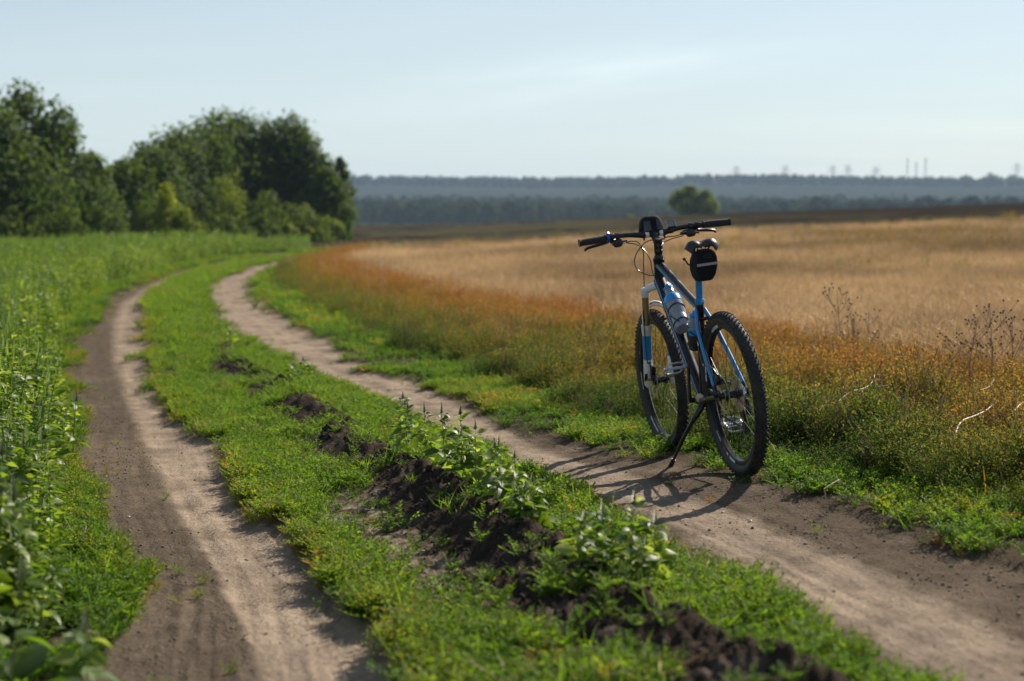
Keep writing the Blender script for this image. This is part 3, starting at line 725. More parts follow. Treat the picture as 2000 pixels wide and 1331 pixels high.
m_bk = mat('black_metal', (.012, .012, .013), .3, metal=.2)
m_grip = mat('grip_rubber', (.020, .019, .018), .8, bump=(.8, 700))
m_cork = mat('grip_end', (.34, .17, .10), .6)
m_sil = mat('silver_metal', (.62, .62, .64), .26, metal=1., noise=(.3, 40, (.3, .28, .26)))
m_steel = mat('steel', (.40, .40, .41), .32, metal=1.)
m_spoke = mat('spoke_black', (.03, .03, .032), .35, metal=.6)
m_pedal = mat('pedal_alloy', (.46, .47, .54), .35, metal=.85, noise=(.4, 40, (.25, .23, .22)))
m_cable = mat('cable_black', (.010, .010, .010), .3)
m_fab = mat('black_cordura', (.011, .012, .016), .85, spec=.2, bump=(.6, 900))
m_refl = mat('reflective_grey', (.34, .34, .36), .5)
m_logo = mat('logo_green', (.015, .06, .045), .6)
m_sad = mat('saddle_vinyl', (.020, .018, .021), .36, spec=.4, noise=(.4, 25, (.09, .075, .065)))
m_sadp = mat('saddle_print', (.18, .045, .05), .45)
m_bot = mat('bottle_clear', (.24, .25, .29), .2, spec=.6)
m_botb = mat('bottle_blue', (.012, .30, .70), .3)
m_decal = mat('decal_white', (.82, .83, .85), .4)
m_dred = mat('decal_red', (.55, .08, .05), .4)
m_scr = mat('lcd_grey', (.16, .20, .19), .2)
m_ringb = mat('lever_blue', (.01, .07, .60), .3)
m_ref2 = mat('amber_plate', (.52, .38, .28), .35, metal=.3)

def P3(*a): return Vector(a)
bike = broot('mountain_bicycle', 'black and blue mountain bicycle standing on its kickstand beside the right wheel rut', 'bicycle')

# ---- frame
fr = MB()
def tubeseg(a, b, r, n=24, fun=None, k=6, **kw):
    a = P3(*a); b = P3(*b); P = [a.lerp(b, q / (k - 1)) for q in range(k)]
    rr = r if not hasattr(r, '__len__') else [r[0] + (r[1] - r[0]) * q / (k - 1) for q in range(k)]
    fr.tube(P, rr, n, mfun=fun, **kw)
# faces of each tube numbered round the tube; blue and orange bands run along the left side
tubeseg((.872, 0, .957), (.305, 0, .742), (.0215, .0175), fun=lambda i, j: 1 if j in (5, 6, 7, 8) else 0)
tubeseg((.902, 0, .882), (.438, 0, .330), (.030, .027), fun=lambda i, j: (1 if j in (4, 8, 9) else 2 if j in (6, 7) else 0))
tubeseg((.425, 0, .318), (.296, 0, .768), .0178, fun=lambda i, j: 0)
fr.lathe([(.0, -.005), (.024, -.004), (.0285, .0), (.0275, .012), (.0250, .02), (.0250, .115), (.028, .124), (.029, .139), (.0, .1395)], (.910, 0, .855), (-.326, 0, .946), 24, 0)
for s in (1, -1):
    P = [(.300, s * .018, .738), (.24, s * .042, .655), (.12, s * .058, .51), (.035, s * .066, .41), (.006, s * .067, .372)]
    fr.tube(P, [.0105, .0105, .010, .009, .010], 16, mfun=lambda i, j, s=s: (0 if i == 3 else 2 if j == 6 else 1 if j in (1, 2, 3, 4, 5) else 1 if j in (0, 15) and i < 3 else 0))
    P = [(.405, s * .036, .315), (.30, s * .048, .325), (.12, s * .062, .35), (.0, s * .066, .366)]
    fr.tube(P, [.014, .0125, .011, .010], 14, 0)
    fr.box((.0, s * .066, .368), (.05, .008, .04), m=0, bev=.003)
fr.tube([(.275, -.035, .70), (.262, 0, .695), (.275, .035, .70)], .008, 8, 0)
fr.tube([(.35, -.04, .32), (.35, .04, .32)], .009, 8, 0)
fr.lathe([(.0, -.04), (.022, -.04), (.022, .04), (.0, .04)], (.425, 0, .318), (0, 1, 0), 20, 0)
fr.build('frame', [m_black, m_blue, m_orange, m_white], bike)

# ---- seat post, collar, saddle
q = MB(); q.tube([(.298, 0, .765), (.228, 0, 1.0)], .0158, 20); q.build('seat_post', m_blue, bike)
q = MB(); q.lathe([(.0165, -.012), (.0215, -.012), (.0225, .004), (.020, .012), (.0165, .012)], (.294, 0, .776), (-.286, 0, .958), 20); q.box((.268, 0, .770), (.016, .018, .014), bev=.003); q.build('seat_collar', m_blue, bike)
# saddle as a grid: length u from the rear (0) to the nose (1), across w -1..1
def saddle_pt(u, w_, under=0):
    x_ = .115 + .275 * u
    wd = np.interp(u, [0, .06, .15, .3, .5, .75, 1], [.058, .076, .081, .065, .036, .021, .013])
    wing = np.interp(abs(w_), [0, .28, .55, .8, 1], [-.007, -.001, .003, -.005, -.032])
    k = np.interp(u, [0, .4, .7, 1], [1, .75, .5, .4])
    z_ = 1.046 + wing * k + np.interp(u, [0, .1, .4, 1], [.0, .008, -.004, -.004])
    tail = -.016 * max(0, 1 - u / .07) if abs(w_) > .0 else 0
    notch = .009 * max(0, 1 - abs(w_) / .3) * max(0, 1 - u / .2)
    return (x_ + notch, w_ * wd + .006 - .02 * u, z_ + tail - (under * (.012 if abs(w_) < .9 else .002)))
nu, nw = 18, 17
Vt = [saddle_pt(a / (nu - 1), -1 + 2 * b_ / (nw - 1)) for a in range(nu) for b_ in range(nw)]
Vb = [saddle_pt(a / (nu - 1), -1 + 2 * b_ / (nw - 1), 1) for a in range(nu) for b_ in range(nw)]
Fc = []; Mi = []
for a in range(nu - 1):
    for b_ in range(nw - 1):
        o_ = a * nw + b_
        Fc.append((o_, o_ + nw, o_ + nw + 1, o_ + 1)); Mi.append(1 if (b_ in (3, 12) and 2 < a < 9) else 0)
        o_ += nu * nw; Fc.append((o_, o_ + 1, o_ + nw + 1, o_ + nw)); Mi.append(0)
nb = nu * nw
for a in range(nu - 1):
    for e, flip in ((0, 0), (nw - 1, 1)):
        t_ = (a * nw + e, a * nw + e + nb, (a + 1) * nw + e + nb, (a + 1) * nw + e); Fc.append(t_ if not flip else t_[::-1]); Mi.append(0)
for b_ in range(nw - 1):
    for a, flip in ((0, 1), (nu - 1, 0)):
        o_ = a * nw + b_; t_ = (o_, o_ + 1, o_ + 1 + nb, o_ + nb); Fc.append(t_ if flip else t_[::-1]); Mi.append(0)
sad = add('saddle', mesh_from('saddle', Vt + Vb, Fc, [m_sad, m_sadp], Mi), bike)
for s in (1, -1):
    q = MB(); q.tube([(.13, s * .028, 1.022), (.16, s * .024, 1.004), (.25, s * .022, .998), (.35, s * .012, 1.022), (.365, 0, 1.032)], .0038, 8); q.build('saddle_rail', m_sil, sad)
q = MB(); q.box((.228, 0, .992), (.045, .05, .02), bev=.005); q.build('saddle_clamp', m_bk, bike)

# ---- wheels
def letters(txt, size):
    cu = bpy.data.curves.new('txt', 'FONT'); cu.body = txt; cu.size = size; cu.align_x = 'CENTER'; cu.space_character = 1.08; cu.offset = size * .03
    o = bpy.data.objects.new('txt', cu); me = o.to_mesh()
    V = np.array([v.co[:] for v in me.vertices]); Fq = [tuple(p.vertices) for p in me.polygons]
    o.to_mesh_clear(); bpy.data.objects.remove(o); bpy.data.curves.remove(cu)
    return V, Fq
def arc_text(txt, size, phi0, r0, yside):
    """letters bent round the rim, tops outward, reading clockwise seen from the left"""
    V, Fq = letters(txt, size)
    ph = phi0 + V[:, 0] / r0; rr = r0 + V[:, 1]
    return [(rr_ * math.cos(p_), yside, rr_ * math.sin(p_)) for rr_, p_ in zip(rr, ph)], Fq
RIM = [(.291, -.0095), (.2945, -.0125), (.300, -.0142), (.3135, -.0145), (.3135, -.011), (.304, -.010), (.304, .010), (.3135, .011), (.3135, .0145), (.300, .0142), (.2945, .0125), (.291, .0095)]
TY = [(.311, -.0135), (.317, -.0185), (.327, -.0245), (.338, -.0265), (.349, -.0245), (.3575, -.0185), (.3615, -.009), (.3625, 0), (.3615, .009), (.3575, .0185), (.349, .0245), (.338, .0265), (.327, .0245), (.317, .0185), (.311, .0135)]
_spoke = None
def wheel(name, root_m, rear, label=None):
    """name is a part of the bicycle; tyre, hub, spokes, rotor and rim print are its pieces"""
    global _spoke
    cyl = (0, 1, 0)
    def rim_m(i, j): return 0
    q = MB(); q.lathe(RIM, (0, 0, 0), cyl, 96, closed=True)
    rim = q.build(name, m_rim, bike); rim.matrix_local = root_m
    if label: rim['label'] = label
    t = MB(); t.lathe(TY, (0, 0, 0), cyl, 96, mfun=lambda i, j: 0 if 3 < i < 11 else 1)
    # tread blocks
    nk = 74
    for a in range(nk):
        for row, (yy, rr, sx, sy, dph) in enumerate(((-.021, .3545, .011, .007, 0), (-.011, .3605, .010, .007, .5), (0, .3625, .008, .008, 0), (.011, .3605, .010, .007, .5), (.021, .3545, .011, .007, 0), (.0255, .3465, .009, .004, .5), (-.0255, .3465, .009, .004, .5))):
            ph = 2 * math.pi * (a + dph) / nk
            rad_v = Vector((math.cos(ph), 0, math.sin(ph))); tan = Vector((-math.sin(ph), 0, math.cos(ph))); ya = Vector((0, 1, 0))
            tilt = math.atan2(yy, .026); nrm = (rad_v * math.cos(tilt) + ya * math.sin(tilt)).normalized(); sd = tan.cross(nrm)
            M3 = Matrix((tan, sd, nrm)).transposed()
            h_ = .0062
            c_ = rad_v * rr + ya * yy
            t.box(c_ + nrm * (h_ / 2 - .002), (sx, sy, h_ + .002), M3, 0, taper=.82)
    t.build('tyre', [m_rub, m_side], rim)
    h = MB()
    fl = (.026, -.022) if rear else (.026, -.026)
    hubp = [(.0, -.054), (.009, -.054), (.009, -.036), (.027, fl[1] - .004), (.027, fl[1]), (.017, fl[1] + .006), (.016, 0), (.017, fl[0] - .006), (.027, fl[0]), (.027, fl[0] + .004), (.012, .045), (.012, .056), (.0, .056)]
    if rear: hubp = [(.0, -.064), (.009, -.064), (.009, -.045)] + hubp[3:10] + [(.018, .04), (.012, .050), (.012, .066), (.0, .066)]
    h.lathe(hubp, (0, 0, 0), cyl, 24); h.build('hub', m_bk, rim)
    for a in range(32):
        sgn = 1 if a % 2 else -1; ph = 2 * math.pi * a / 32; fy_ = fl[0] if sgn > 0 else fl[1]
        off = (.9 if (a // 2) % 2 else -.9)
        p0 = (math.cos(ph + off) * .025, fy_, math.sin(ph + off) * .025); p1 = (math.cos(ph) * .293, sgn * .003, math.sin(ph) * .293)
        s_ = MB(); s_.tube([p0, p1], .00105, 5, cap=False); s_.build('spoke', m_spoke if a % 8 else m_steel, rim)
    # disc on the left
    d = MB(); Rr = .080
    yb = .041 if not rear else .040
    d.lathe([(.066, yb - .0009), (Rr, yb - .0009), (Rr, yb + .0009), (.066, yb + .0009)], (0, 0, 0), cyl, 48, closed=True)
    for a in range(5):
        ph = 2 * math.pi * a / 5; d.tube([(math.cos(ph) * .02, yb, math.sin(ph) * .02), (math.cos(ph + .5) * .067, yb, math.sin(ph + .5) * .067)], .0035, 6, flat=.3)
    d.lathe([(.014, yb - .002), (.024, yb - .002), (.024, yb + .002), (.014, yb + .002)], (0, 0, 0), cyl, 20, closed=True)
    d.build('brake_rotor', m_steel, rim)
    # printing on both sides of the rim
    g = MB()
    for ys in (.0150, -.0150):
        sg = 1 if ys > 0 else -1
        def put(txt, ph, m_=0, r0=.2985, size=.0155):
            V, Fq = arc_text(txt, size, 0, r0, ys)
            V = [(x * math.cos(ph) - z * math.sin(ph), y_, x * math.sin(ph) + z * math.cos(ph)) for x, y_, z in V]
            if sg < 0: V = [(-x, y_, z) for x, y_, z in V]; Fq = [f[::-1] for f in Fq]
            g.raw(V, [f[::-1] for f in Fq], m_)
        def block(a0, a1, r0, r1, m_):
            k = max(2, int((a1 - a0) / .05)); V = []
            for q_ in range(k + 1):
                a_ = a0 + (a1 - a0) * q_ / k
                for rr in (r0, r1): V.append((sg * rr * math.cos(a_), ys + (sg * .0002 if rr > .296 else -sg * .0022), rr * math.sin(a_)))
            g.raw(V, [(2 * q_, 2 * q_ + 1, 2 * q_ + 3, 2 * q_ + 2) for q_ in range(k)], m_)
        D_ = math.radians
        if rear:
            put('ALEXRIMS', D_(74), size=.0195, r0=.2975); put('DRIVE', D_(-42), size=.0195, r0=.2975)
            block(D_(-60), D_(-54), .2985, .312, 1); block(D_(-66), D_(-62), .2985, .312, 0); block(D_(-82), D_(-69), .2985, .312, 0)
            for a0 in (8, 15, 22): block(D_(a0), D_(a0 + 6), .2985, .313, 0)
        else:
            put('ALEXRIMS', D_(-4), size=.0195, r0=.2975); block(D_(24), D_(27), .2985, .312, 1)
            for a0 in (-66, -58, -50): block(D_(a0), D_(a0 + 7.2), .2975, .313, 0)
            put('DRIVE', D_(150), size=.017)
    g.build('rim_print', [m_decal, m_dred], rim, smooth=False)
    return rim
wheel('rear_wheel', Matrix.Translation((0, 0, WR)), True)
HAx = Vector((-.326, 0, .946))
SM = Matrix.Translation((.910, 0, .855)) @ Matrix.Rotation(steer, 4, HAx) @ Matrix.Translation((-.910, 0, -.855))
wheel('front_wheel', SM @ Matrix.Translation((WB, 0, WR)), False)

# ---- suspension fork (steers)
def fp(h, y_=0, f=0):
    """point on the fork: h = height along the steering axis measured as z, f = forward of the legs' line"""
    return (.910 - (h - .855) * .3446 + .042 + f, y_, h)
fk = MB()
# crown: an arched beam joining the legs to the steerer
fk.tube([fp(.832, .0635), fp(.846, .048, -.012), fp(.853, .02, -.034), fp(.854, 0, -.038), fp(.853, -.02, -.034), fp(.846, -.048, -.012), fp(.832, -.0635)], [.018, .019, .020, .020, .020, .019, .018], 14, 0, flat=.9)
for s in (1, -1): fk.lathe([(.0, .024), (.013, .024), (.015, .018), (.0205, .016), (.0212, .0), (.0205, -.024), (.0165, -.026)], fp(.830, s * .065), (-.326, 0, .946), 20, 0)
fork = fk.build('fork_crown', m_white, bike); fork.matrix_local = SM
for s in (1, -1):
    q = MB(); q.tube([fp(.812, s * .065), fp(.655, s * .065)], .0175, 18); o = q.build('stanchion', m_gold, bike); o.matrix_local = SM
    q = MB()
    prof = [(.0172, .662, 0), (.0245, .661, 0), (.0250, .652, 0), (.0225, .622, 0), (.0212, .612, 0), (.0212, .6115, 1), (.0212, .487, 1), (.0212, .4865, 0), (.0208, .462, 0), (.0216, .460, 0), (.0214, .395, 0), (.0222, .393, 2), (.0222, .380, 2), (.0212, .378, 0), (.0205, .350, 0), (.012, .338, 0), (.0, .336, 0)]
    ax0 = Vector(fp(.855, s * .065)); dd_ = Vector((-.326, 0, .946))
    q.lathe([(r * 1.07, (h - .855) / .946) for r, h, m_ in prof][::-1], ax0, dd_, 24, mfun=lambda i, j: prof[::-1][i + 1][2])
    q.box(fp(.362, s * .060, .012), (.03, .012, .05), bev=.003)
    if s > 0:
        # blue cross on the lower leg, turned to the rear left
        c0 = Vector(fp(.432, .065)); dr = Vector((-.72, .66, 0)).normalized(); sd = dd_.cross(dr).normalized()
        for (aw, ah, ex) in ((.010, .030, .0009), (.028, .010, .0013)):
            V = []
            for u_ in np.linspace(-aw / 2, aw / 2, 5):
                for v_ in (-ah / 2, ah / 2):
                    th = u_ / .0216; V.append(c0 + (dr * math.cos(th) + sd * math.sin(th)) * (.0218 + ex) + dd_ * v_)
            q.raw(V, [(2 * k, 2 * k + 2, 2 * k + 3, 2 * k + 1) for k in range(4)], 1)
    o = q.build('fork_leg', [m_white, m_blue, m_ring], bike); o.matrix_local = SM
q = MB(); q.tube([fp(.640, .066, .014), fp(.70, .064, .040), fp(.742, .048, .062), fp(.760, .022, .073), fp(.764, 0, .075), fp(.760, -.022, .073), fp(.742, -.048, .062), fp(.70, -.064, .040), fp(.640, -.066, .014)], [.012, .011, .011, .012, .012, .012, .011, .011, .012], 12, 0, flat=1.15)
rs2 = random.Random(4)
for k in range(9):
    t_ = -.030 + k * .0075
    hgt = .7745 - abs(t_) * .22 - t_ * t_ * 5
    q.box((fp(hgt, -t_, .072)[0] - .009, -t_, hgt - .004), (.002, .003 + .0025 * (k % 3), .0055), m=1)
arch = q.build('fork_arch', [m_white, m_bk], bike); arch.matrix_local = SM
q = MB(); q.tube([(WB, -.075, WR), (WB, .075, WR)], .006, 8); q.tube([(WB, .078, WR), (WB - .06, .090, WR + .045)], .0045, 6, flat=2); o = q.build('quick_release', m_bk, bike); o.matrix_local = SM
# front brake caliper
q = MB(); q.box((WB - .045, .048, WR + .055), (.035, .026, .06), Matrix.Rotation(-.35, 3, 'Y'), bev=.006); q.box((WB - .062, .058, WR + .02), (.02, .018, .03), bev=.004); q.tube([(WB - .05, .06, WR + .08), (WB - .065, .062, WR + .105)], .004, 8); o = q.build('front_brake_caliper', m_bk, bike); o.matrix_local = SM

# ---- stem, spacers, bar (steer too)
sp_ = MB(); sp_.lathe([(.0, .0), (.024, .0), (.0235, .016), (.019, .022), (.019, .03), (.0, .03)], (.865, 0, .985), HAx, 20); o = sp_.build('headset_spacer', m_bk, bike); o.matrix_local = SM
stm = MB()
stm.lathe([(.0, .0), (.0205, .0), (.0215, .01), (.0215, .062), (.020, .074), (.0, .076)], (.855, 0, 1.013), HAx, 20)
stm.tube([(.842, 0, 1.055), (.866, 0, 1.082), (.892, 0, 1.113)], [.020, .018, .019], 14)
for z_ in (1.028, 1.052): stm.tube([(.838 - (z_ - 1.04) * .34, -.012, z_), (.822 - (z_ - 1.04) * .34, -.012, z_)], .0045, 8, 1); stm.tube([(.838 - (z_ - 1.04) * .34, .008, z_), (.820 - (z_ - 1.04) * .34, .008, z_)], .009, 8, 0)
stm.lathe([(.0, .0), (.014, .0), (.013, .004), (.0, .005)], (.8305, 0, 1.085), HAx, 16, 1)
stem_o = stm.build('stem', [m_bk, m_sil], bike); stem_o.matrix_local = SM
BC = Vector((.895, 0, 1.113))
def barp(y_):
    a = abs(y_); s = 1 if y_ > 0 else -1
    rise = np.interp(a, [0, .055, .13, .18, .39], [0, 0, .010, .012, .004]); sweep = np.interp(a, [0, .06, .13, .39], [0, 0, -.004, -.034])
    return (BC.x + sweep, y_, BC.z + rise)
q = MB(); ys = np.linspace(-.385, .385, 41); q.tube([barp(y_) for y_ in ys], [float(np.interp(abs(y_), [0, .05, .12, .39], [.0159, .0159, .0120, .0112])) for y_ in ys], 16)
bar = q.build('handlebar', m_bk, bike); bar.matrix_local = SM
for s in (1, -1):
    q = MB(); q.lathe([(.0162, -.009), (.0172, -.009), (.0172, .009), (.0162, .009)], barp(s * .036), (0, 1, 0), 20, closed=True); o = q.build('bar_ring', m_white, bike); o.matrix_local = SM
    q = MB(); q.lathe([(.0165, -.004), (.0185, -.004), (.0185, .004), (.0165, .004)], barp(s * .053), (0, 1, 0), 20, closed=True); q.box((barp(s * .053)[0] - .004, s * .053, 1.096), (.010, .008, .022), bev=.002); o = q.build('bar_clamp', m_bp, bike); o.matrix_local = SM
    # grip with ribs and a flared end
    q = MB(); P = []; rr = []
    for k in range(34):
        y_ = s * (.252 + .138 * k / 33); P.append(barp(y_)); e = k / 33
        rr.append(.0158 + (.0022 if k < 2 or k > 31 else 0) + .0016 * math.sin(math.pi * e) + (.0007 if k % 2 else 0))
    q.tube(P, rr, 20, 0); g = q.build('grip', m_grip, bike); g.matrix_local = SM
    q = MB(); q.lathe([(.0, .0), (.0135, .0), (.0145, .002), (.0, .0035)] if s > 0 else [(.0, .0), (.0135, .0), (.0145, -.002), (.0, -.0035)], barp(s * .3895), (0, 1, 0), 16); o = q.build('grip_end_plug', m_cork, g)
    # brake lever: clamp, body, blade
    q = MB(); q.lathe([(.012, -.007), (.0175, -.007), (.0175, .007), (.012, .007)], barp(s * .222), (0, 1, 0), 18, closed=True)
    b0 = Vector(barp(s * .222))
    q.tube([b0 + P3(.012, 0, -.006), b0 + P3(.040, -s * .012, -.018), b0 + P3(.052, -s * .045, -.026), b0 + P3(.050, -s * .072, -.030)], [.012, .014, .013, .008], 12, 0)
    q.tube([b0 + P3(.044, s * .004, -.018), b0 + P3(.064, s * .028, -.024), b0 + P3(.071, s * .070, -.030), b0 + P3(.073, s * .110, -.037), b0 + P3(.079, s * .122, -.047)], [.0085, .0085, .008, .007, .006], 10, 0, flat=.8)
    lv = q.build('brake_lever', [m_bk, m_steel], bike); lv.matrix_local = SM
    # shifter pod under the bar
    q = MB(); b1 = Vector(barp(s * .190))
    q.lathe([(.0, -.016), (.020, -.015), (.0265, -.006), (.0265, .007), (.021, .015), (.0, .017)], b1 + P3(.004, 0, -.034), (.35, 0, 1), 20)
    q.lathe([(.012, -.008), (.017, -.008), (.017, .008), (.012, .008)], b1, (0, 1, 0), 16, closed=True)
    q.tube([b1 + P3(-.006, s * .012, -.033), b1 + P3(-.020, s * .035, -.040)], [.005, .004], 8, flat=.5)
    q.tube([b1 + P3(.01, -s * .015, -.03), b1 + P3(.008, -s * .05, -.028)], .0045, 8)
    o = q.build('gear_shifter', m_bp, bike); o.matrix_local = SM
q = MB(); q.lathe([(.012, -.0055), (.0205, -.0055), (.0215, 0), (.0205, .0055), (.012, .0055)], barp(.2405), (0, 1, 0), 20, closed=True); q.tube([Vector(barp(.2405)) + P3(-.004, 0, .016), Vector(barp(.234)) + P3(-.012, 0, .024)], .006, 8); o = q.build('lockout_ring', m_ringb, bike); o.matrix_local = SM
# bike computer with a grey screen, to the right of the stem
cm_ = MB(); rot_c = Matrix.Rotation(-.75, 3, 'Y')
cc_ = Vector(barp(-.092)) + P3(-.008, 0, .028)
cm_.box(cc_, (.038, .044, .011), Matrix.Rotation(-1.05, 3, 'Y'), bev=.003); cm_.lathe([(.012, -.006), (.0165, -.006), (.0165, .006), (.012, .006)], barp(-.092), (0, 1, 0), 14, closed=True)
for e in (-.0215, .0215): cm_.box(cc_ + Matrix.Rotation(-1.05, 3, 'Y') @ P3(0, e, .004), (.040, .003, .007), Matrix.Rotation(-1.05, 3, 'Y'), m=1)
comp = cm_.build('bike_computer', [m_bp, m_sil], bike); comp.matrix_local = SM
q = MB(); q.box(cc_ + Matrix.Rotation(-1.05, 3, 'Y') @ P3(0, 0, .0058), (.030, .034, .001), Matrix.Rotation(-1.05, 3, 'Y')); q.build('screen', m_scr, comp)

# ---- cables and hoses
def smooth_path(P, k=8):
    P = [Vector(p) for p in P]; out = []
    for i_ in range(len(P) - 1):
        p0 = P[max(i_ - 1, 0)]; p1 = P[i_]; p2 = P[i_ + 1]; p3 = P[min(i_ + 2, len(P) - 1)]
        for j_ in range(k):
            t = j_ / k; out.append(.5 * ((2 * p1) + (-p0 + p2) * t + (2 * p0 - 5 * p1 + 4 * p2 - p3) * t * t + (-p0 + 3 * p1 - 3 * p2 + p3) * t ** 3))
    out.append(P[-1]); return out
for P in ([(.935, .135, 1.088), (.905, .11, 1.090), (.905, .08, 1.077), (.925, .057, 1.030), (.945, .060, .954), (.962, .066, .852)],
          [(.935, .150, 1.086), (.97, .12, 1.085), (.95, .075, 1.068), (.925, .045, 1.030), (.905, .032, .98), (.918, .026, .930), (.91, .02, .905)],
          [(.92, -.06, 1.078), (.935, -.02, 1.083), (.93, .03, 1.078), (.935, .06, 1.058), (.945, .09, 1.022), (.958, .10, .98), (.955, .085, .940), (.93, .05, .914), (.90, .02, .905)],
          [(.92, -.15, 1.090), (.95, -.12, 1.086), (.97, -.085, 1.086), (.95, -.05, 1.076), (.92, -.03, 1.05), (.90, -.027, .96)],
          [(.925, -.16, 1.082), (.955, -.11, 1.075), (.945, -.06, 1.062), (.90, -.03, 1.045)]):
    q = MB(); q.tube(smooth_path(P), .0026, 8); q.build('cable', m_cable, bike)
q = MB(); q.tube(smooth_path([(.962, .066, .852), (.99, .082, .70), (1.02, .083, .55), (1.045, .078, .47), (1.06, .062, .47)]), .0026, 8); o = q.build('brake_hose', m_cable, bike)
q = MB(); q.tube(smooth_path([(.30, .035, .60), (.16, .066, .50), (.09, .070, .500), (.035, .062, .488), (.005, .055, .46)]), .0026, 8); q.build('brake_hose', m_cable, bike)
q = MB(); q.box((.012, .052, .437), (.042, .026, .036), Matrix.Rotation(.6, 3, 'Y'), bev=.006); q.box((.04, .052, .448), (.03, .02, .022), Matrix.Rotation(.9, 3, 'Y'), bev=.005); q.build('rear_brake_caliper', m_bk, bike)

# ---- drive train
cr = MB()
cr.tube([(.425, .068, .318), (.382, .075, .395), (.338, .080, .482)], [.017, .0125, .013], 12, flat=.6); cr.tube([(.425, -.068, .318), (.468, -.082, .240), (.508, -.088, .165)], [.017, .0125, .013], 12, flat=.6)
cr.tube([(.425, -.072, .318), (.425, .072, .318)], .012, 12)
crank = cr.build('crankset', m_bk, bike)
for yc, rc, nt_ in ((-.056, .086, 42), (-.049, .066, 32), (-.042, .045, 22)):
    q = MB(); V = []; Fc = []
    for a in range(nt_ * 2):
        ph = math.pi * a / nt_; r1 = rc + (.003 if a % 2 else -.001)
        for rr in (rc - .012, r1):
            for yy in (yc - .001, yc + .001): V.append((.425 + rr * math.cos(ph), yy, .318 + rr * math.sin(ph)))
    n2 = nt_ * 2
    for a in range(n2):
        o0 = a * 4; o1 = ((a + 1) % n2) * 4
        Fc += [(o0, o1, o1 + 2, o0 + 2), (o0 + 1, o0 + 3, o1 + 3, o1 + 1), (o0 + 2, o1 + 2, o1 + 3, o0 + 3), (o0, o0 + 1, o1 + 1, o1)]
    q.raw(V, Fc)
    for a in range(5):
        ph = a * 1.2566; q.tube([(.425 + .02 * math.cos(ph), yc, .318 + .02 * math.sin(ph)), (.425 + (rc - .008) * math.cos(ph), yc, .318 + (rc - .008) * math.sin(ph))], .005, 6, flat=.4)
    q.build('chainring', m_bk, crank, smooth=False)
def pedal(c, s, tilt):
    q = MB(); c = Vector(c); M3 = Matrix.Rotation(tilt, 3, 'Y')
    q.tube([c + P3(0, -s * .045, 0), c + P3(0, s * .045, 0)], [.0075, .006], 10)
    for e in (-1, 1):
        # a toothed cage plate before and behind the axle: a hexagonal loop
        lp = [(e * .030, -.036, .010), (e * .046, -.026, .013), (e * .050, .0, .014), (e * .046, .030, .013), (e * .030, .046, .010), (e * .030, .046, -.010), (e * .046, .030, -.013), (e * .050, 0, -.014), (e * .046, -.026, -.013), (e * .030, -.036, -.010)]
        L3 = [c + M3 @ P3(x, s * y_, z_) for x, y_, z_ in lp]; q.tube(L3 + [L3[0]], .0034, 8)
        for y_ in (-.020, .0, .024): q.tube([c + M3 @ P3(e * .048, s * y_, .013), c + M3 @ P3(e * .049, s * y_, .019)], .002, 5)
    for y_ in (-.036, .046): q.tube([c + M3 @ P3(-.034, s * y_, 0), c + M3 @ P3(.034, s * y_, 0)], .0065, 8)
    q.build('pedal', m_pedal, bike)
pedal((.338, .142, .486), 1, .30); pedal((.508, -.150, .165), -1, -.35)
cs = MB()
for k, rr in enumerate((.080, .071, .062, .054, .047, .041, .035, .029, .024)):
    yy = -.024 - k * .0039; cs.lathe([(.016, yy - .0009), (rr, yy - .0009), (rr, yy + .0009), (.016, yy + .0009)], (0, 0, WR), (0, 1, 0), 40, 0, closed=True)
cs.build('cassette', m_sil, bike)
q = MB(); q.box((.02, -.068, .30), (.028, .02, .07), Matrix.Rotation(.25, 3, 'Y'), bev=.006); q.box((.045, -.055, .245), (.022, .008, .085), Matrix.Rotation(-.3, 3, 'Y'), bev=.003)
for z_ in (.275, .215): q.lathe([(.0, -.003), (.021, -.003), (.021, .003), (.0, .003)], (.04, -.048, z_), (0, 1, 0), 16)
q.build('rear_derailleur', m_bk, bike)
q = MB(); q.box((.365, -.040, .43), (.06, .016, .03), Matrix.Rotation(.5, 3, 'Y'), bev=.004); q.box((.335, -.028, .46), (.03, .03, .03), bev=.006); q.build('front_derailleur', m_bk, bike)
q = MB(); n_ = 60
for k in range(n_):
    t_ = k / n_; x_ = .0 + .425 * t_; zt = .366 + .045 + (.318 + .065 - .366 - .045) * t_; zb = .200 + (.318 - .065 - .200) * t_
    q.box((x_, -.049, zt), (.0062, .006, .008)); q.box((x_ + .03, -.049, zb), (.0062, .006, .008))
q.build('chain', m_bk, bike, smooth=False)
q = MB(); q.tube([(0, -.075, WR), (0, .072, WR)], .006, 8); q.tube([(0, .075, WR), (.055, .085, WR + .03)], .0045, 6, flat=2); q.build('quick_release', m_bk, bike)

# ---- kickstand with its clamp plate
q = MB(); q.tube([(.345, .028, .318), (.335, .05, .285), (.352, .085, .235)], [.017, .016, .0125], 12, 0); q.tube([(.352, .085, .235), (.385, .125, .168), (.415, .160, .098)], [.0105, .0098, .0088], 12, 0)
q.tube([(.413, .158, .103), (.448, .198, .020)], [.0072, .0072], 12, 0); q.tube([(.432, .180, .058), (.452, .203, .012)], [.0105, .013], 12, 0)
ks = q.build('kickstand', m_bk, bike)
q = MB(); q.box((.372, .045, .325), (.075, .02, .016), bev=.004); q.lathe([(.0, -.004), (.019, -.003), (.021, .0), (.019, .004), (.0, .006)], (.318, .052, .336), (-.78, .62, .1), 18, 1); q.build('kickstand_clamp', [m_bk, m_ref2], ks)

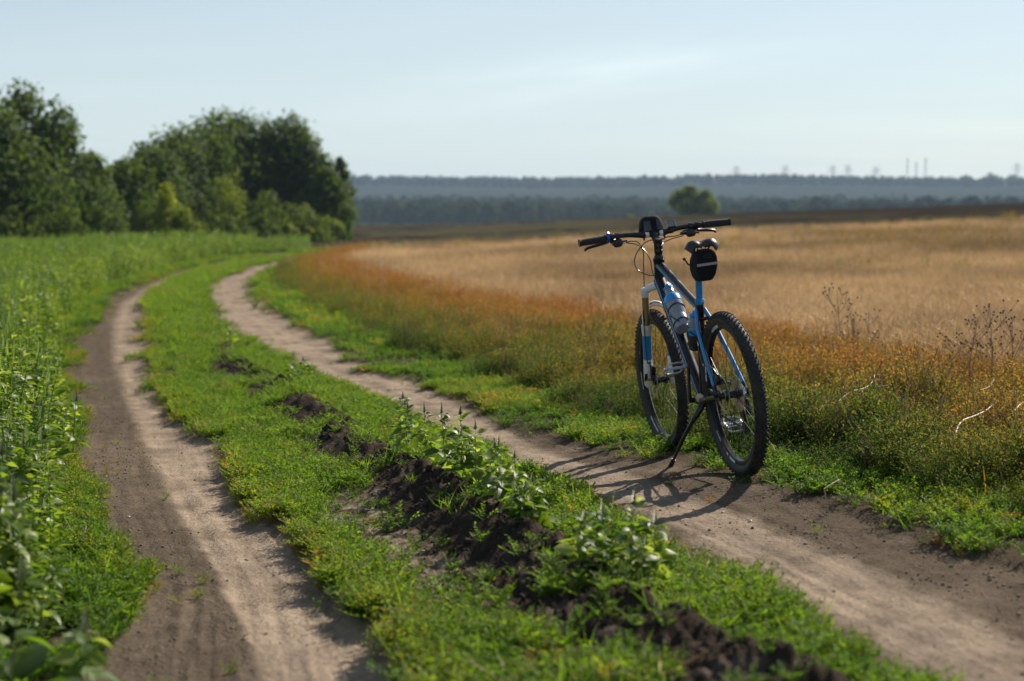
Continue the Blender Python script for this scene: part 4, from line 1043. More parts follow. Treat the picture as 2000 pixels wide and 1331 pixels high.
# ---- bottle cages
def cage(p0, d, nrm, name):
    d = Vector(d).normalized(); nrm = Vector(nrm).normalized(); s_ = d.cross(nrm); p0 = Vector(p0); q = MB(); r = .042
    ctr = lambda t: p0 + d * t + nrm * (.050)
    for t, a0, a1 in ((.02, -2.6, 2.6), (.11, -1.9, 1.9)):
        q.tube(smooth_path([ctr(t + .018 * (1 - abs(a) / 2.6)) - nrm * (math.cos(a) * -r) * 1 + s_ * (math.sin(a) * r) for a in np.linspace(a0, a1, 11)], 3), .003, 8)
    for sg in (-1, 1):
        q.tube(smooth_path([ctr(.02) + s_ * sg * r * .5 + nrm * r * .86, ctr(.055) + s_ * sg * r * .85 + nrm * r * .5, ctr(.095) + s_ * sg * r * .97 - nrm * r * .2, ctr(.075) - nrm * r * 1.0 + s_ * sg * .012], 6), .003, 8)
    q.tube([ctr(-.01) - nrm * r * 1.02, ctr(.13) - nrm * r * 1.02], .005, 8, flat=2)
    q.build(name, m_bk, bike)
DT = Vector((.464, 0, .552)).normalized(); DN = Vector((-DT.z, 0, DT.x))
STd = Vector((-.2756, 0, .9613)); SN = Vector((.9613, 0, .2756))
dt0 = Vector((.438, 0, .330)) + DT * .345 + DN * .026
st0 = Vector((.425, 0, .318)) + STd * .222 + SN * .018
cage(dt0, DT, DN, 'bottle_cage'); cage(st0, STd, SN, 'bottle_cage')

# ---- things carried on the bicycle
def bottle(p0, d, nrm, name, label, kind):
    root = broot(name, label, 'bottle', 'water bottles on the bicycle'); K_ = 1.12 if kind == 0 else 1.0; c = Vector(p0) + Vector(nrm) * (.048 if kind == 0 else .056)
    q = MB()
    KS = lambda pr: [(a * K_, b_ * K_) for a, b_ in pr]
    if kind == 0:
        q.lathe(KS([(.0, .0), (.034, .0), (.0365, .006), (.0365, .055), (.034, .062), (.034, .075), (.0365, .082), (.0365, .142)]), c, d, 28, 0); q.build('bottle_body', m_bot, root)
        q = MB(); q.lathe(KS([(.0366, .142), (.0385, .143), (.0385, .158), (.0365, .172), (.029, .184), (.0225, .190)]), c, d, 28, 0); q.build('bottle_shoulder', m_botb, root)
        q = MB(); q.lathe(KS([(.0222, .188), (.0215, .196), (.0225, .199), (.0215, .203), (.020, .222), (.0, .222)]), c, d, 22, 0); q.build('bottle_neck', m_bot, root)
        q = MB(); q.lathe(KS([(.0, .220), (.0225, .220), (.0225, .229), (.018, .233), (.012, .236), (.011, .246), (.0, .247)]), c, d, 22, 0); q.build('bottle_cap', m_botb, root)
    else:
        prof = [(.0, .0), (.034, .0), (.0365, .006), (.0365, .075)]
        q.lathe(prof, c, d, 28, 0); q.build('bottle_base', m_bp, root)
        q = MB(); q.lathe([(.0367, .074), (.0372, .076), (.0372, .105), (.0365, .107)], c, d, 28, 0); q.build('bottle_band', m_botb, root)
        q = MB(); pr = [(.0362, .106)]
        for k in range(6): pr += [(.036 - k * .0008, .110 + k * .006), (.0338 - k * .0008, .113 + k * .006)]
        q.lathe(pr + [(.030, .150), (.024, .158)], c, d, 28, 0); q.build('bottle_body', m_bot, root)
        q = MB(); q.lathe([(.0255, .156), (.0265, .158), (.0265, .172), (.018, .176), (.012, .178), (.011, .190), (.0, .191)], c, d, 22, 0); q.build('bottle_cap', m_botb, root)
bottle(dt0, DT, DN, 'water_bottle', 'clear bottle with blue shoulder and cap, held on the slanting down tube', 0)
bottle(st0, STd, SN, 'water_bottle', 'grey ribbed bottle with a blue band, held upright against the seat tube', 1)

# saddle bag: rear face is an arch that narrows downwards
BZ = .868
def bag_section(x_, wk, zk):
    pts = []
    W_ = .0495 * wk
    out = [(-.34, 0), (-.52, .004), (-.80, .026), (-1.0, .062), (-1.02, .085), (-.97, .112), (-.78, .136), (-.42, .150), (0, .155)]
    full = out + [(-a, b_) for a, b_ in out[-2::-1]]
    return [(x_ - b_ * .28 * 0, a * W_, BZ + .151 * (1 - zk) * .5 + b_ * zk * .93) for a, b_ in full]
q = MB(); secs = [(.085, .86, .90), (.090, .96, .98), (.104, 1.0, 1.0), (.15, 1.0, 1.0), (.195, .96, .98), (.235, .70, .86), (.240, .60, .80)]
Vv = []
for x_, wk, zk in secs:
    shift = lambda z_: (1.02 - z_) * .32
    Vv += [(x_ + shift(z_), y_, z_) for _, y_, z_ in bag_section(x_, wk, zk)]
nn = 17; Fc = [tuple(range(nn))]
for a in range(len(secs) - 1):
    for b_ in range(nn): Fc.append((a * nn + b_, (a + 1) * nn + b_, (a + 1) * nn + (b_ + 1) % nn, a * nn + (b_ + 1) % nn))
Fc.append(tuple((len(secs) - 1) * nn + b_ for b_ in range(nn))[::-1])
q.raw(Vv, Fc)
sbag = broot('saddle_bag', 'small black wedge bag with a grey reflective band hanging under the saddle', 'bag')
q.build('bag_body', m_fab, sbag)
fx_ = lambda z_: .085 + (1.02 - z_) * .32 - .0022
q = MB()
for zz, hh, mm_ in ((.942, .0115, 0),):
    V = []
    for y_ in np.linspace(-.049, .049, 7): V += [(fx_(zz - hh / 2) + .012 * max(0, abs(y_) / .05 - .82), y_, zz - hh / 2), (fx_(zz + hh / 2) + .012 * max(0, abs(y_) / .05 - .82), y_, zz + hh / 2)]
    q.raw(V, [(2 * k, 2 * k + 1, 2 * k + 3, 2 * k + 2) for k in range(6)])
q.build('reflective_band', m_refl, sbag, smooth=False)
q = MB(); zc = .978
ring = [(.0195 * math.cos(a), zc + .0085 * math.sin(a)) for a in np.linspace(0, 2 * math.pi, 24, endpoint=False)]; ring2 = [(y_ * .88, zc + (z_ - zc) * .78) for y_, z_ in ring]
V = [(fx_(z_) - .0003, y_, z_) for y_, z_ in ring] + [(fx_(z_) - .0003, y_, z_) for y_, z_ in ring2]
q.raw(V, [(k, (k + 1) % 24, 24 + (k + 1) % 24, 24 + k) for k in range(24)])
for k in range(5): 
    y_ = .011 - k * .0055; V = [(fx_(zc - .003) - .0003, y_, zc - .003), (fx_(zc - .003) - .0003, y_ - .0016, zc - .003), (fx_(zc + .003 * (1 + k % 2)) - .0003, y_ - .0016, zc + .002 * (1 + k % 2)), (fx_(zc + .003 * (1 + k % 2)) - .0003, y_, zc + .002 * (1 + k % 2))]; q.raw(V, [(0, 1, 2, 3)])
q.build('logo', m_logo, sbag, smooth=False)
q = MB(); q.tube(smooth_path([(.20, .050, .945), (.19, .064, .952), (.185, .074, .968), (.19, .078, .975)]), .0035, 8); q.tube([(.19, .0785, .972), (.188, .080, .982)], .007, 8); q.tube([(.12, .053, 1.0), (.13, .045, 1.02)], .006, 6); q.tube([(.12, -.053, 1.0), (.13, -.045, 1.02)], .006, 6); q.build('strap', m_bp, sbag)
q = MB(); q.box((.255, 0, .935), (.03, .048, .03), bev=.004); q.build('post_strap', m_fab, sbag)

# bar bag: a small domed pouch on the stem, grey panels at the back
bb = broot('handlebar_bag', 'small domed black pouch with grey panels strapped on top of the stem', 'bag'); 
q = MB(); prof = [(.058, .043, 1.112), (.062, .046, 1.125), (.060, .046, 1.145), (.055, .042, 1.168), (.047, .036, 1.188), (.034, .028, 1.199), (.018, .015, 1.204)]
V = []; ns = 24
for wy, wx, z_ in prof:
    for k in range(ns):
        a = 2 * math.pi * k / ns; ca, sa = math.cos(a), math.sin(a); e = .62
        V.append((.925 + wx * math.copysign(abs(ca) ** e, ca), wy * math.copysign(abs(sa) ** e, sa), z_))
Fc = [tuple(range(ns))[::-1]]; Mi = [0]
for i_ in range(len(prof) - 1):
    for k in range(ns):
        Fc.append((i_ * ns + k, i_ * ns + (k + 1) % ns, (i_ + 1) * ns + (k + 1) % ns, (i_ + 1) * ns + k)); Mi.append(0)
Fc.append(tuple((len(prof) - 1) * ns + k for k in range(ns))); Mi.append(0)
q.raw(V, Fc, Mi); q.build('pouch', m_fab, bb).matrix_local = SM
m_panel = mat('grey_panel', (.034, .035, .038), .3)
for s in (1, -1):
    q = MB(); V = []
    for k in range(7):
        for (z_, inn) in ((1.130, 0), (1.148, .001), (1.166, .004), (1.180, .010)):
            y_ = s * (.014 + .036 * k / 6 * (1 - (z_ - 1.13) * 3.2)); wz = np.interp(z_, [1.125, 1.145, 1.168, 1.188], [.046, .046, .042, .036]); 
            V.append((.925 - wz - .0035 + .010 * (k / 6) ** 3, y_, z_))
    q.raw(V, [((k * 4 + m_), (k * 4 + m_ + 1), (k + 1) * 4 + m_ + 1, (k + 1) * 4 + m_) for k in range(6) for m_ in range(3)]); q.build('grey_panel', m_panel, bb).matrix_local = SM
q = MB(); q.tube([(.877, -.013, 1.178), (.875, -.013, 1.14), (.880, -.012, 1.105), (.884, -.011, 1.088)], .003, 6); q.box((.878, 0, 1.118), (.006, .030, .06), bev=.002); q.build('strap', m_fab, bb).matrix_local = SM

# ================================================================== trees and shrubs of the shelter belt
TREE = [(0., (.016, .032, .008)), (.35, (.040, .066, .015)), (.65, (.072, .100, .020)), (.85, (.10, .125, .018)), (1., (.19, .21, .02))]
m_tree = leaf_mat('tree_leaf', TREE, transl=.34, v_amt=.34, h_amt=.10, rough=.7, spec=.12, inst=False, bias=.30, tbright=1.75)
m_wood = leaf_mat('far_wood_leaf', [(0., (.010, .022, .010)), (1., (.062, .074, .030))], transl=.15, v_amt=.95, h_amt=0., rough=.9, spec=0., inst=False, bias=.3)
m_bark = mat('bark', (.075, .06, .048), .9, noise=(.7, 6, (.14, .12, .10)))
def px_ground(px, Y): return ((px - 1000) / 2778. * Y, Y)
def crown_mesh(seed, W_, H_, D_, n_, leaf, base=.12, lobes=14, ragged=.25, top=1.0):
    """leaf clumps through an uneven volume made of overlapping lobes"""
    r = np.random.RandomState(seed)
    lc = []
    for k in range(lobes):
        h = base + (1 - base) * (k + .5 * r.rand()) / lobes
        prof = math.sin(math.pi * min(1, (h * .86 + .16))) ** .7
        a = r.rand() * 6.283; q = (.25 + .55 * r.rand()) * prof
        lc.append((math.cos(a) * q * W_ / 2, math.sin(a) * q * D_ / 2, h * H_ * .93, (.19 + .14 * r.rand()) * min(W_, H_) * (1.05 - .45 * h * top)))
    lc.append((0, 0, H_ * .55, .30 * min(W_, H_)))
    lc = np.array(lc)
    w_ = lc[:, 3] ** 2; k = r.choice(len(lc), n_, p=w_ / w_.sum())
    d = r.randn(n_, 3); d /= np.linalg.norm(d, axis=1)[:, None]
    rad_ = (1 - .55 * r.rand(n_) ** 2) * (1 + ragged * r.randn(n_) * .55)
    P = lc[k, :3] + d * (lc[k, 3] * rad_)[:, None] * np.array([1.05, 1.05, 1.0])
    P[:, 2] = np.maximum(P[:, 2], .05 + .3 * r.rand(n_))
    nrm = d + r.randn(n_, 3) * .65 + np.array([0, 0, .35]); nrm /= np.linalg.norm(nrm, axis=1)[:, None]
    a = np.cross(nrm, r.randn(n_, 3)); a /= np.linalg.norm(a, axis=1)[:, None]; b_ = np.cross(nrm, a)
    s_ = leaf * (.55 + .9 * r.rand(n_))[:, None]
    V = np.stack([P - a * s_, P + b_ * s_ * .6, P + a * s_, P - b_ * s_ * .6], 1).reshape(-1, 3)
    F_ = np.arange(n_ * 4).reshape(-1, 4)
    clump = r.rand(len(lc))[k]
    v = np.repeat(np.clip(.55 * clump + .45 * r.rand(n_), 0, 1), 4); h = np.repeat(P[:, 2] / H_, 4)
    return mesh_from('crown', V, F_, [m_tree], None, False, {'v': ('POINT', 'FLOAT', v), 'h': ('POINT', 'FLOAT', h)})
def tree(name, px, Y, top_px, wpx0, label, cat, group, seed, tint=.15, base=.10, n_=5200, leaf=.13, ragged=.25, lobes=16, depth=None, dead=None):
    x, y = px_ground(px, Y); z = float(hz(x, y)); topz = CH - (top_px - 394.5) / 2778. * Y; H_ = topz - z; wpx = wpx0 * (1.45 if cat == 'tree' and Y < 200 and wpx0 > 60 else 1.15); W_ = wpx / 2778. * Y
    root = empty(name, (x, y, z - .05)); tag(root, label, cat, group)
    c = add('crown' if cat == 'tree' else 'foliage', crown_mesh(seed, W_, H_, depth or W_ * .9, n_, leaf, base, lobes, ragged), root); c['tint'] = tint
    r = random.Random(seed); q = MB(); tr = max(.035, H_ * .022)
    if cat == 'tree':
        q.tube(smooth_path([(0, 0, -.2), (r.uniform(-.1, .1), r.uniform(-.1, .1), H_ * .3), (r.uniform(-.3, .3), r.uniform(-.2, .2), H_ * .6), (r.uniform(-.3, .3), 0, H_ * .86)], 3), [tr * (1 - .8 * k / 9) for k in range(10)], 8)
        for k in range(7):
            h = H_ * (.25 + .085 * k); a = r.uniform(0, 6.28); e = W_ * r.uniform(.15, .28)
            q.tube([(0, 0, h), (math.cos(a) * e * .55, math.sin(a) * e * .5, h + H_ * .09), (math.cos(a) * e, math.sin(a) * e, h + H_ * .12)], [tr * .5, tr * .32, tr * .1], 6)
        q.build('trunk', m_bark, root)
    else:
        for k in range(9):
            a = r.uniform(0, 6.28); e = W_ * r.uniform(.1, .4); q.tube([(0, 0, -.1), (math.cos(a) * e * .5, math.sin(a) * e * .5, H_ * .4), (math.cos(a) * e, math.sin(a) * e, H_ * r.uniform(.6, .9))], [.03, .02, .006], 5)
        q.build('stem', m_bark, root)
    return root
GT = 'trees of the shelter belt'; GS = 'shrubs along the foot of the trees'
TR = [ # px centre, distance, top row, width px, tint, base, seed, label
 (298, 80, 282, 150, .17, .05, 15, 'mid green tree filling the foot of the inner clump'),
 (352, 84, 256, 150, .15, .06, 16, 'full green tree on the rising side, before the dense dark one'),
 (412, 88, 228, 150, .13, .06, 17, 'full dark tree just before the highest rounded one'),
 (482, 91, 220, 150, .13, .06, 18, 'full dark tree just past the highest rounded one'),
 (545, 91, 230, 140, .12, .06, 19, 'rounded dark tree before the knobbed one'),
 (-70, 62, 150, 230, .12, .08, 1, 'tall dark tree cut by the frame at the outer end of the belt'),
 (62, 66, 158, 150, .10, .10, 2, 'tallest dark green tree with a ragged forked top beside the frame edge'),
 (5, 63, 215, 190, .16, .05, 3, 'broad mid green tree in front of the tallest dark tree'),
 (128, 68, 240, 130, .10, .08, 4, 'dark tree with stepped shoulder, inward of the tallest tree'),
 (178, 70, 292, 110, .13, .05, 5, 'smaller dark tree at the low end of the tall outer clump'),
 (258, 74, 318, 130, .22, .05, 6, 'low light green tree standing in the dip between the two tall clumps'),
 (325, 82, 285, 130, .15, .06, 7, 'mid green tree where the inner clump begins to rise'),
 (385, 86, 245, 140, .14, .06, 8, 'dense dark tree on the rising side of the inner clump'),
 (445, 90, 212, 150, .12, .06, 9, 'highest rounded tree of the inner clump'),
 (515, 92, 232, 150, .13, .06, 10, 'broad dark tree inward of the highest rounded tree'),
 (572, 92, 226, 120, .11, .06, 11, 'dark tree with a small knob of a top above the clump'),
 (606, 91, 258, 110, .10, .06, 12, 'dark tree on the steep falling shoulder of the clump'),
 (634, 88, 325, 80, .12, .04, 13, 'low dark tree at the field end of the clump'),
 (668, 90, 286, 50, .12, .25, 14, 'slim open tree leaning out at the field end of the belt'),
]
for px, Y, tp, wp, ti, ba, sd, lab in TR:
    slim = sd == 14
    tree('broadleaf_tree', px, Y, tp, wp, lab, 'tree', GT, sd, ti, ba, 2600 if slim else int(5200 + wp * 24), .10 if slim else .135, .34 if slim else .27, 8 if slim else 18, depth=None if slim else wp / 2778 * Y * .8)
SH = [
 (20, 60, 405, 150, .30, 21, 'olive shrub at the foot of the outermost trees'), (120, 61, 402, 130, .26, 22, 'olive rounded shrub beneath the tallest dark tree'),
 (210, 64, 398, 120, .20, 23, 'dull green shrub beneath the small tree at the dip'), (290, 69, 392, 110, .24, 24, 'green shrub beside the yellow bush'),
 (334, 68, 345, 62, .72, 25, 'bright yellow-green bush standing out before the dark trees'), (362, 67, 402, 70, .52, 26, 'low yellowish shrub below the bright yellow bush'),
 (455, 82, 322, 92, .55, 27, 'yellowing upright shrub with thin greyish branches'), (430, 72, 415, 120, .24, 28, 'dull olive shrub beneath the yellowing upright shrub'),
 (530, 80, 372, 130, .30, 29, 'grey-green shrub beneath the highest rounded tree'), (520, 74, 418, 90, .22, 30, 'low dark shrub beside the track bend'),
 (600, 84, 395, 110, .42, 31, 'light green shrub under the falling shoulder of the clump'), (640, 86, 418, 70, .50, 32, 'light green low shrub at the belt end'),
 (570, 78, 432, 110, .52, 33, 'pale green low bush by the end of the tall weeds'), (672, 90, 412, 44, .12, 34, 'small dark shrub at the field corner'),
]
for px, Y, tp, wp, ti, sd, lab in SH:
    tree('shrub', px, Y, tp, wp, lab, 'shrub', GS, sd, ti, .05, 1500 + wp * 6, .085, .26, 9)
# lone bush in the far field, and a small one near it
tree('shrub', 1352, 255, 364, 124, 'lone rounded green bush rising beyond the stubble, behind the handlebar', 'shrub', None, 47, .42, .05, 6000, .26, .2, 26)
tree('shrub', 1230, 250, 424, 26, 'small dark bush at the far edge of the ploughed land', 'shrub', None, 42, .12, .05, 700, .20, .2, 5)
tree('shrub', 1432, 262, 414, 36, 'small low bush beside the lone rounded bush', 'shrub', None, 43, .25, .05, 700, .20, .2, 5)

# ---- far woods: one mass of many crowns in the valley, one along the ridge
def wood(name, n_, ya, yb, xa, xb, ha, hb, seed, tint, dens=None):
    r = np.random.RandomState(seed); V = []; F_ = []; v = []; h = []
    x = xa + (xb - xa) * r.rand(n_); y = ya + (yb - ya) * r.rand(n_)
    if dens is not None:
        k = r.rand(n_) < dens(x, y); x, y = x[k], y[k]
    z = height(x, y); P = []
    for X, Y_, Z in zip(x, y, z):
        H_ = ha + (hb - ha) * r.rand() ** 1.5; W_ = H_ * (.5 + .35 * r.rand()); m_ = 34
        d = r.randn(m_, 3); d /= np.linalg.norm(d, axis=1)[:, None]
        c = np.array([X, Y_, Z + H_ * .55]) + d * np.array([W_ / 2, W_ / 2, H_ * .46]) * (.72 + .4 * r.rand(m_))[:, None]
        nr_ = d + r.randn(m_, 3) * .5; nr_ /= np.linalg.norm(nr_, axis=1)[:, None]
        a = np.cross(nr_, r.randn(m_, 3)); a /= np.linalg.norm(a, axis=1)[:, None]; b_ = np.cross(nr_, a); s_ = H_ * .17
        V.append(np.stack([c - a * s_, c + b_ * s_, c + a * s_, c - b_ * s_], 1).reshape(-1, 3)); v.append(np.full(m_ * 4, r.rand())); h.append(np.full(m_ * 4, .5))
    V = np.concatenate(V); me = mesh_from(name, V, np.arange(len(V)).reshape(-1, 4), [m_wood], None, False, {'v': ('POINT', 'FLOAT', np.concatenate(v)), 'h': ('POINT', 'FLOAT', np.concatenate(h))})
    o = add(name, me); o['tint'] = tint; tag(o, kind='stuff'); return o
wood('valley_wood', 4600, 640, 1080, -260, 520, 5.5, 11.5, 51, .10, lambda x, y: .55 + .45 * (fbm(x * .012, y * .012, 131) > .42))
wood('ridge_wood', 3000, 1600, 1760, -500, 900, 5, 11, 52, .03, lambda x, y: .45 + .55 * (fbm(x * .006, y * .002, 133) > .42))
wood('near_valley_thicket', 300, 520, 640, 110, 330, 3, 6.5, 53, .12, lambda x, y: .2 + .8 * sstep(110, 240, x))
for px, tp, wp, lab in ((1110, 346, 46, 'wide dark tree on the far ridge, seen beyond the handlebar bag'), (1168, 344, 14, 'slim tree on the far ridge'), (1257, 341, 20, 'upright narrow tree on the far ridge above the handlebar'),
                        (850, 352, 34, 'low wide tree on the far ridge near the belt end'), (1882, 342, 14, 'single upright tree on the ridge, near the frame edge'), (1930, 338, 60, 'broad dark clump tree on the ridge at the frame edge'), (1975, 340, 50, 'dark tree on the ridge cut by the frame edge')):
    tree('ridge_tree', px, 1690, tp, wp, lab, 'tree', 'single trees on the far ridge', int(px), .06, .03, 420, 1.5, .2, 8)

# ---- masts and pylons on the ridge
m_mast = mat('galvanised_steel', (.20, .20, .20), .6)
def mast(px, tp, label, k=1.0):
    Y = 1740.; x, y = px_ground(px, Y); z = float(hz(x, y)); H_ = CH - (tp - 394.5) / 2778. * Y - z
    root = empty('radio_mast', (x, y, z)); tag(root, label, 'mast', 'masts on the far ridge')
    q = MB(); q.tube([(0, 0, -.5), (0, 0, H_ * .75), (0, 0, H_)], [1.0 * k, .75 * k, .4 * k], 8); q.build('pole', m_mast, root)
    q = MB(); q.box((0, 0, H_ * .93), (2.2 * k, 2.2 * k, H_ * .08)); q.box((0, 0, H_ * .70), (3.4 * k, 3.4 * k, .5)); q.build('antenna_panel', m_mast, root)
mast(1767, 311, 'tall mast on the ridge, farthest from the frame edge of three', .7); mast(1784, 318, 'shorter mast standing between the two tall ones', .7); mast(1802, 309, 'tallest mast on the ridge, nearest the frame edge of three', .7)
def pylon(px, tp, label):
    Y = 1960.; x, y = px_ground(px, Y); z = float(hz(x, y)); H_ = CH - (tp - 394.5) / 2778. * Y - z
    root = empty('power_pylon', (x, y, z)); tag(root, label, 'pylon', 'power pylons along the horizon')
    q = MB()
    for sx in (-1, 1):
        for sy in (-1, 1): q.tube([(sx * 3.2, sy * 3.2, -.5), (sx * .7, sy * .7, H_ * .72), (sx * .5, sy * .5, H_)], .17, 4)
    for k in range(7):
        h0 = H_ * .72 * k / 7; h1 = H_ * .72 * (k + 1) / 7; e0 = 3.2 - 2.5 * k / 7; e1 = 3.2 - 2.5 * (k + 1) / 7
        for s in (-1, 1): q.tube([(-e0, s * e0, h0), (e1, s * e1, h1)], .10, 3); q.tube([(e0, s * e0, h0), (-e1, s * e1, h1)], .10, 3)
    q.build('tower', m_mast, root)
    for f_, e in ((.72, 7.5), (.86, 6.0), (.98, 4.2)):
        q = MB(); q.tube([(-e, 0, H_ * f_), (0, 0, H_ * f_ + .8), (e, 0, H_ * f_)], .24, 4); q.tube([(-e, 0, H_ * f_), (e, 0, H_ * f_)], .2, 4)
        for s in (-1, 1): q.tube([(s * e * .95, 0, H_ * f_), (s * e * .95, 0, H_ * f_ - 1.6)], .2, 4)
        q.build('cross_arm', m_mast, root)
for px, tp, lab in ((1435, 327, 'faint lattice pylon beyond the ridge behind the handlebar end'), (1530, 326, 'lattice pylon on the horizon midway to the masts'),
                    (1622, 326, 'first of two close pylons before the masts'), (1652, 325, 'second of two close pylons before the masts'), (1706, 328, 'pylon just before the three masts'), (1980, 321, 'pylon near the frame edge')):
    pylon(px, tp, lab)

# ---- low weeds and straw at the foot of the belt end
y = 60 + rs.rand(900) * 24; x = -rs.rand(900) * 5 - .142 * y
scatter('belt_foot_weeds', [fol[k] for k in range(3)], np.stack([x, y, height(x, y)], 1), rot_of(900), (.45 + .5 * rs.rand(900)), np.zeros(900), rs.choice(3, 900))

# ================================================================== the bank's plants, dry stalks and clods
m_soil = mat('dark_soil_clod', (.042, .033, .027), .95, spec=.1, noise=(.6, 60, (.12, .095, .075)), bump=(.9, 160))
def at_px(px, py, zup=0.):
    """where the sight line through a picture point meets the ground"""
    a = (px - 1000) / 2778.; b_ = (665.5 - py) / 2778.; p_ = R_(5.57)
    d = (a, math.cos(p_) + b_ * math.sin(p_), -math.sin(p_) + b_ * math.cos(p_))
    t = 2.5
    while t < 120:
        if CH + d[2] * t < float(hz(d[0] * t, d[1] * t)) + zup: break
        t += .01
    return d[0] * t, d[1] * t
AMA = [ # base px, base row, top row, label
 (782, 905, 801, 'thin upright amaranth, first of the row on the dark soil bank'), (796, 915, 822, 'short amaranth beside the first upright one on the bank'),
 (834, 930, 828, 'amaranth with a dark pointed spike, third along the bank'), (868, 950, 838, 'leafy amaranth leaning on the tallest plant of the bank'),
 (904, 968, 830, 'tallest amaranth of the bank with broad bright leaves'), (930, 985, 880, 'broad-leaved amaranth just past the tallest one'),
 (962, 1005, 891, 'amaranth with a plain tall spike near the bicycle shadow'), (985, 1030, 916, 'pale-leaved amaranth with drooping leaves by the shadow'),
 (1010, 1048, 935, 'pale drooping amaranth at the edge of the wheel rut'), (1022, 1068, 985, 'low amaranth at the end of the main clump'),
 (1045, 1060, 960, 'amaranth with hanging leaves beside the rut edge'),
 (1135, 1150, 1032, 'amaranth at the start of the separate nearer clump'), (1185, 1165, 1040, 'small-leaved amaranth in the middle of the nearer clump'),
 (1232, 1150, 985, 'tallest amaranth of the nearer clump, spike against the dirt'), (1276, 1140, 1016, 'amaranth with pale leaves on the rut side of the nearer clump'),
 (600, 770, 715, 'small weed on the far dark heap of soil'), (572, 760, 722, 'small pale weed behind the far dark heap'), (450, 690, 640, 'small pale weed on the green strip near the bend'), (430, 660, 612, 'tiny pale weed on the green strip nearest the bend'), (888, 985, 905, 'small bushy amaranth under the tallest one'), (1255, 1165, 1075, 'short bushy amaranth under the nearer clump'), (1160, 1120, 1060, 'short leafy amaranth behind the nearer clump'),
]
for k, (px, pb, ptp, lab) in enumerate(AMA):
    x, y = at_px(px, pb); z = float(height(np.array([x]), np.array([y]))[0]); dist = math.hypot(x, y)
    H_ = (pb - ptp) / 2778. * y * 1.2
    plant('amaranth', (x, y, z - .004), H_ / .66, -.02 + .12 * (k % 3), lab, 'plant', 'amaranth plants on the soil bank', nl=20 if H_ < .16 else 36, seed=500 + k, leafk=.069 / .085 / (H_ / .66), spike_size=.36 + 1.05 * H_)

# single tall weeds that stand out at the edge of the stand
for k, (px, pb, Hh, nl_, lab) in enumerate(((142, 905, .42, 20, 'weed with a plain tall spike leaning out over the dark margin of the left rut'), (95, 960, .46, 24, 'full leafy weed at the corner of the stand above the low green patch'), (60, 1080, .44, 22, 'weed with pale upturned leaves before the low green patch'), (18, 1130, .50, 24, 'pale-leaved weed half cut by the frame edge'))):
    x, y = at_px(px, pb); plant('tall_leafy_weed', (x, y, float(height(np.array([x]), np.array([y]))[0])), Hh / .66, .0, lab, 'weed', 'tall leafy weeds left of the track', nl=nl_, seed=900 + k, leafk=1.6)
for k, (x, y, Hh, lab) in enumerate(((-.93, 3.02, .34, 'blurred weed closest to the viewer, its spike and leaves over the bottom edge'), (-1.13, 3.10, .42, 'blurred weed with long pale leaves beside the closest one'))):
    plant('tall_leafy_weed', (x, y, float(height(np.array([x]), np.array([y]))[0])), Hh / .66, .0, lab, 'weed', 'tall leafy weeds left of the track', nl=24, seed=950 + k, leafk=2.0)

# soil clods lying on the bank
def clod_mesh(k):
    r = np.random.RandomState(600 + k); V = []; n1_, n2_ = 9, 7
    for i_ in range(n2_):
        th = math.pi * i_ / (n2_ - 1)
        for j_ in range(n1_):
            ph = 2 * math.pi * j_ / n1_; rr = .55 + .75 * r.rand(); V.append((math.sin(th) * math.cos(ph) * rr, math.sin(th) * math.sin(ph) * rr * .85, math.cos(th) * rr * .62))
    Fc = [(i_ * n1_ + j_, (i_ + 1) * n1_ + j_, (i_ + 1) * n1_ + (j_ + 1) % n1_, i_ * n1_ + (j_ + 1) % n1_) for i_ in range(n2_ - 1) for j_ in range(n1_)]
    return mesh_from('soil_clod', V, Fc, [m_soil], None, True)
clods = [clod_mesh(k) for k in range(6)]
n_ = 0; r_ = random.Random(9)
while n_ < 110:
    y = 3.3 * (13.5 / 3.3) ** r_.random(); x = float(cx(RG, y)) + r_.gauss(-.07, .13)
    rid = float(masks(np.array([x]), np.array([y]))[3][0])
    if rid < .22 and r_.random() < .8: continue
    o = add('soil_clod', clods[r_.randrange(6)]); s_ = r_.choice((.007, .009, .012, .015, .019)) * (.8 + .5 * r_.random()); o.scale = (s_, s_, s_ * .9)
    o.location = (x, y, float(height(np.array([x]), np.array([y]))[0]) + s_ * .25); o.rotation_euler = (r_.random(), r_.random(), r_.random() * 6.28)
    tag(o, 'crumbly lump of dark soil lying on the bank between the ruts', 'soil clod', 'soil clods on the bank'); n_ += 1
# crumbs of soil strewn over the ruts and the bank's foot
m_crumb = mat('soil_crumb', (.13, .10, .075), .95, spec=.1, noise=(.8, 90, (.24, .19, .14)))
cr_ = []
for k in range(3):
    me = clods[k].copy(); me.name = 'soil_crumb'; me.materials.clear(); me.materials.append(m_crumb if k else m_soil); cr_.append(me)
x, y = sample(16000, 3.0, 16., lambda y: np.maximum(cx(LL, y) - .2, -view(y)), lambda y: np.minimum(cx(RR, y) + .4, view(y)))
mk = masks(x, y); k = rs.rand(len(x)) < np.maximum(np.maximum(mk[0], mk[1]) * (.25 + .75 * (fbm(x * 3, y * 2, 141) > .55)) * (1 - .85 * mk[2]), np.maximum(mk[3], mk[4]) * 1.2)
x, y = x[k], y[k]; idx_ = np.where(mk[3][k] > .15, 0, 1 + rs.choice(2, len(x)))
scatter('soil_crumbs', cr_, np.stack([x, y, height(x, y) + .001], 1), rot_of(len(x), .5), .0018 + .0065 * rs.rand(len(x)) ** 3 + np.where(mk[3][k] > .2, .004 * rs.rand(len(x)), 0), np.zeros(len(x)), idx_)
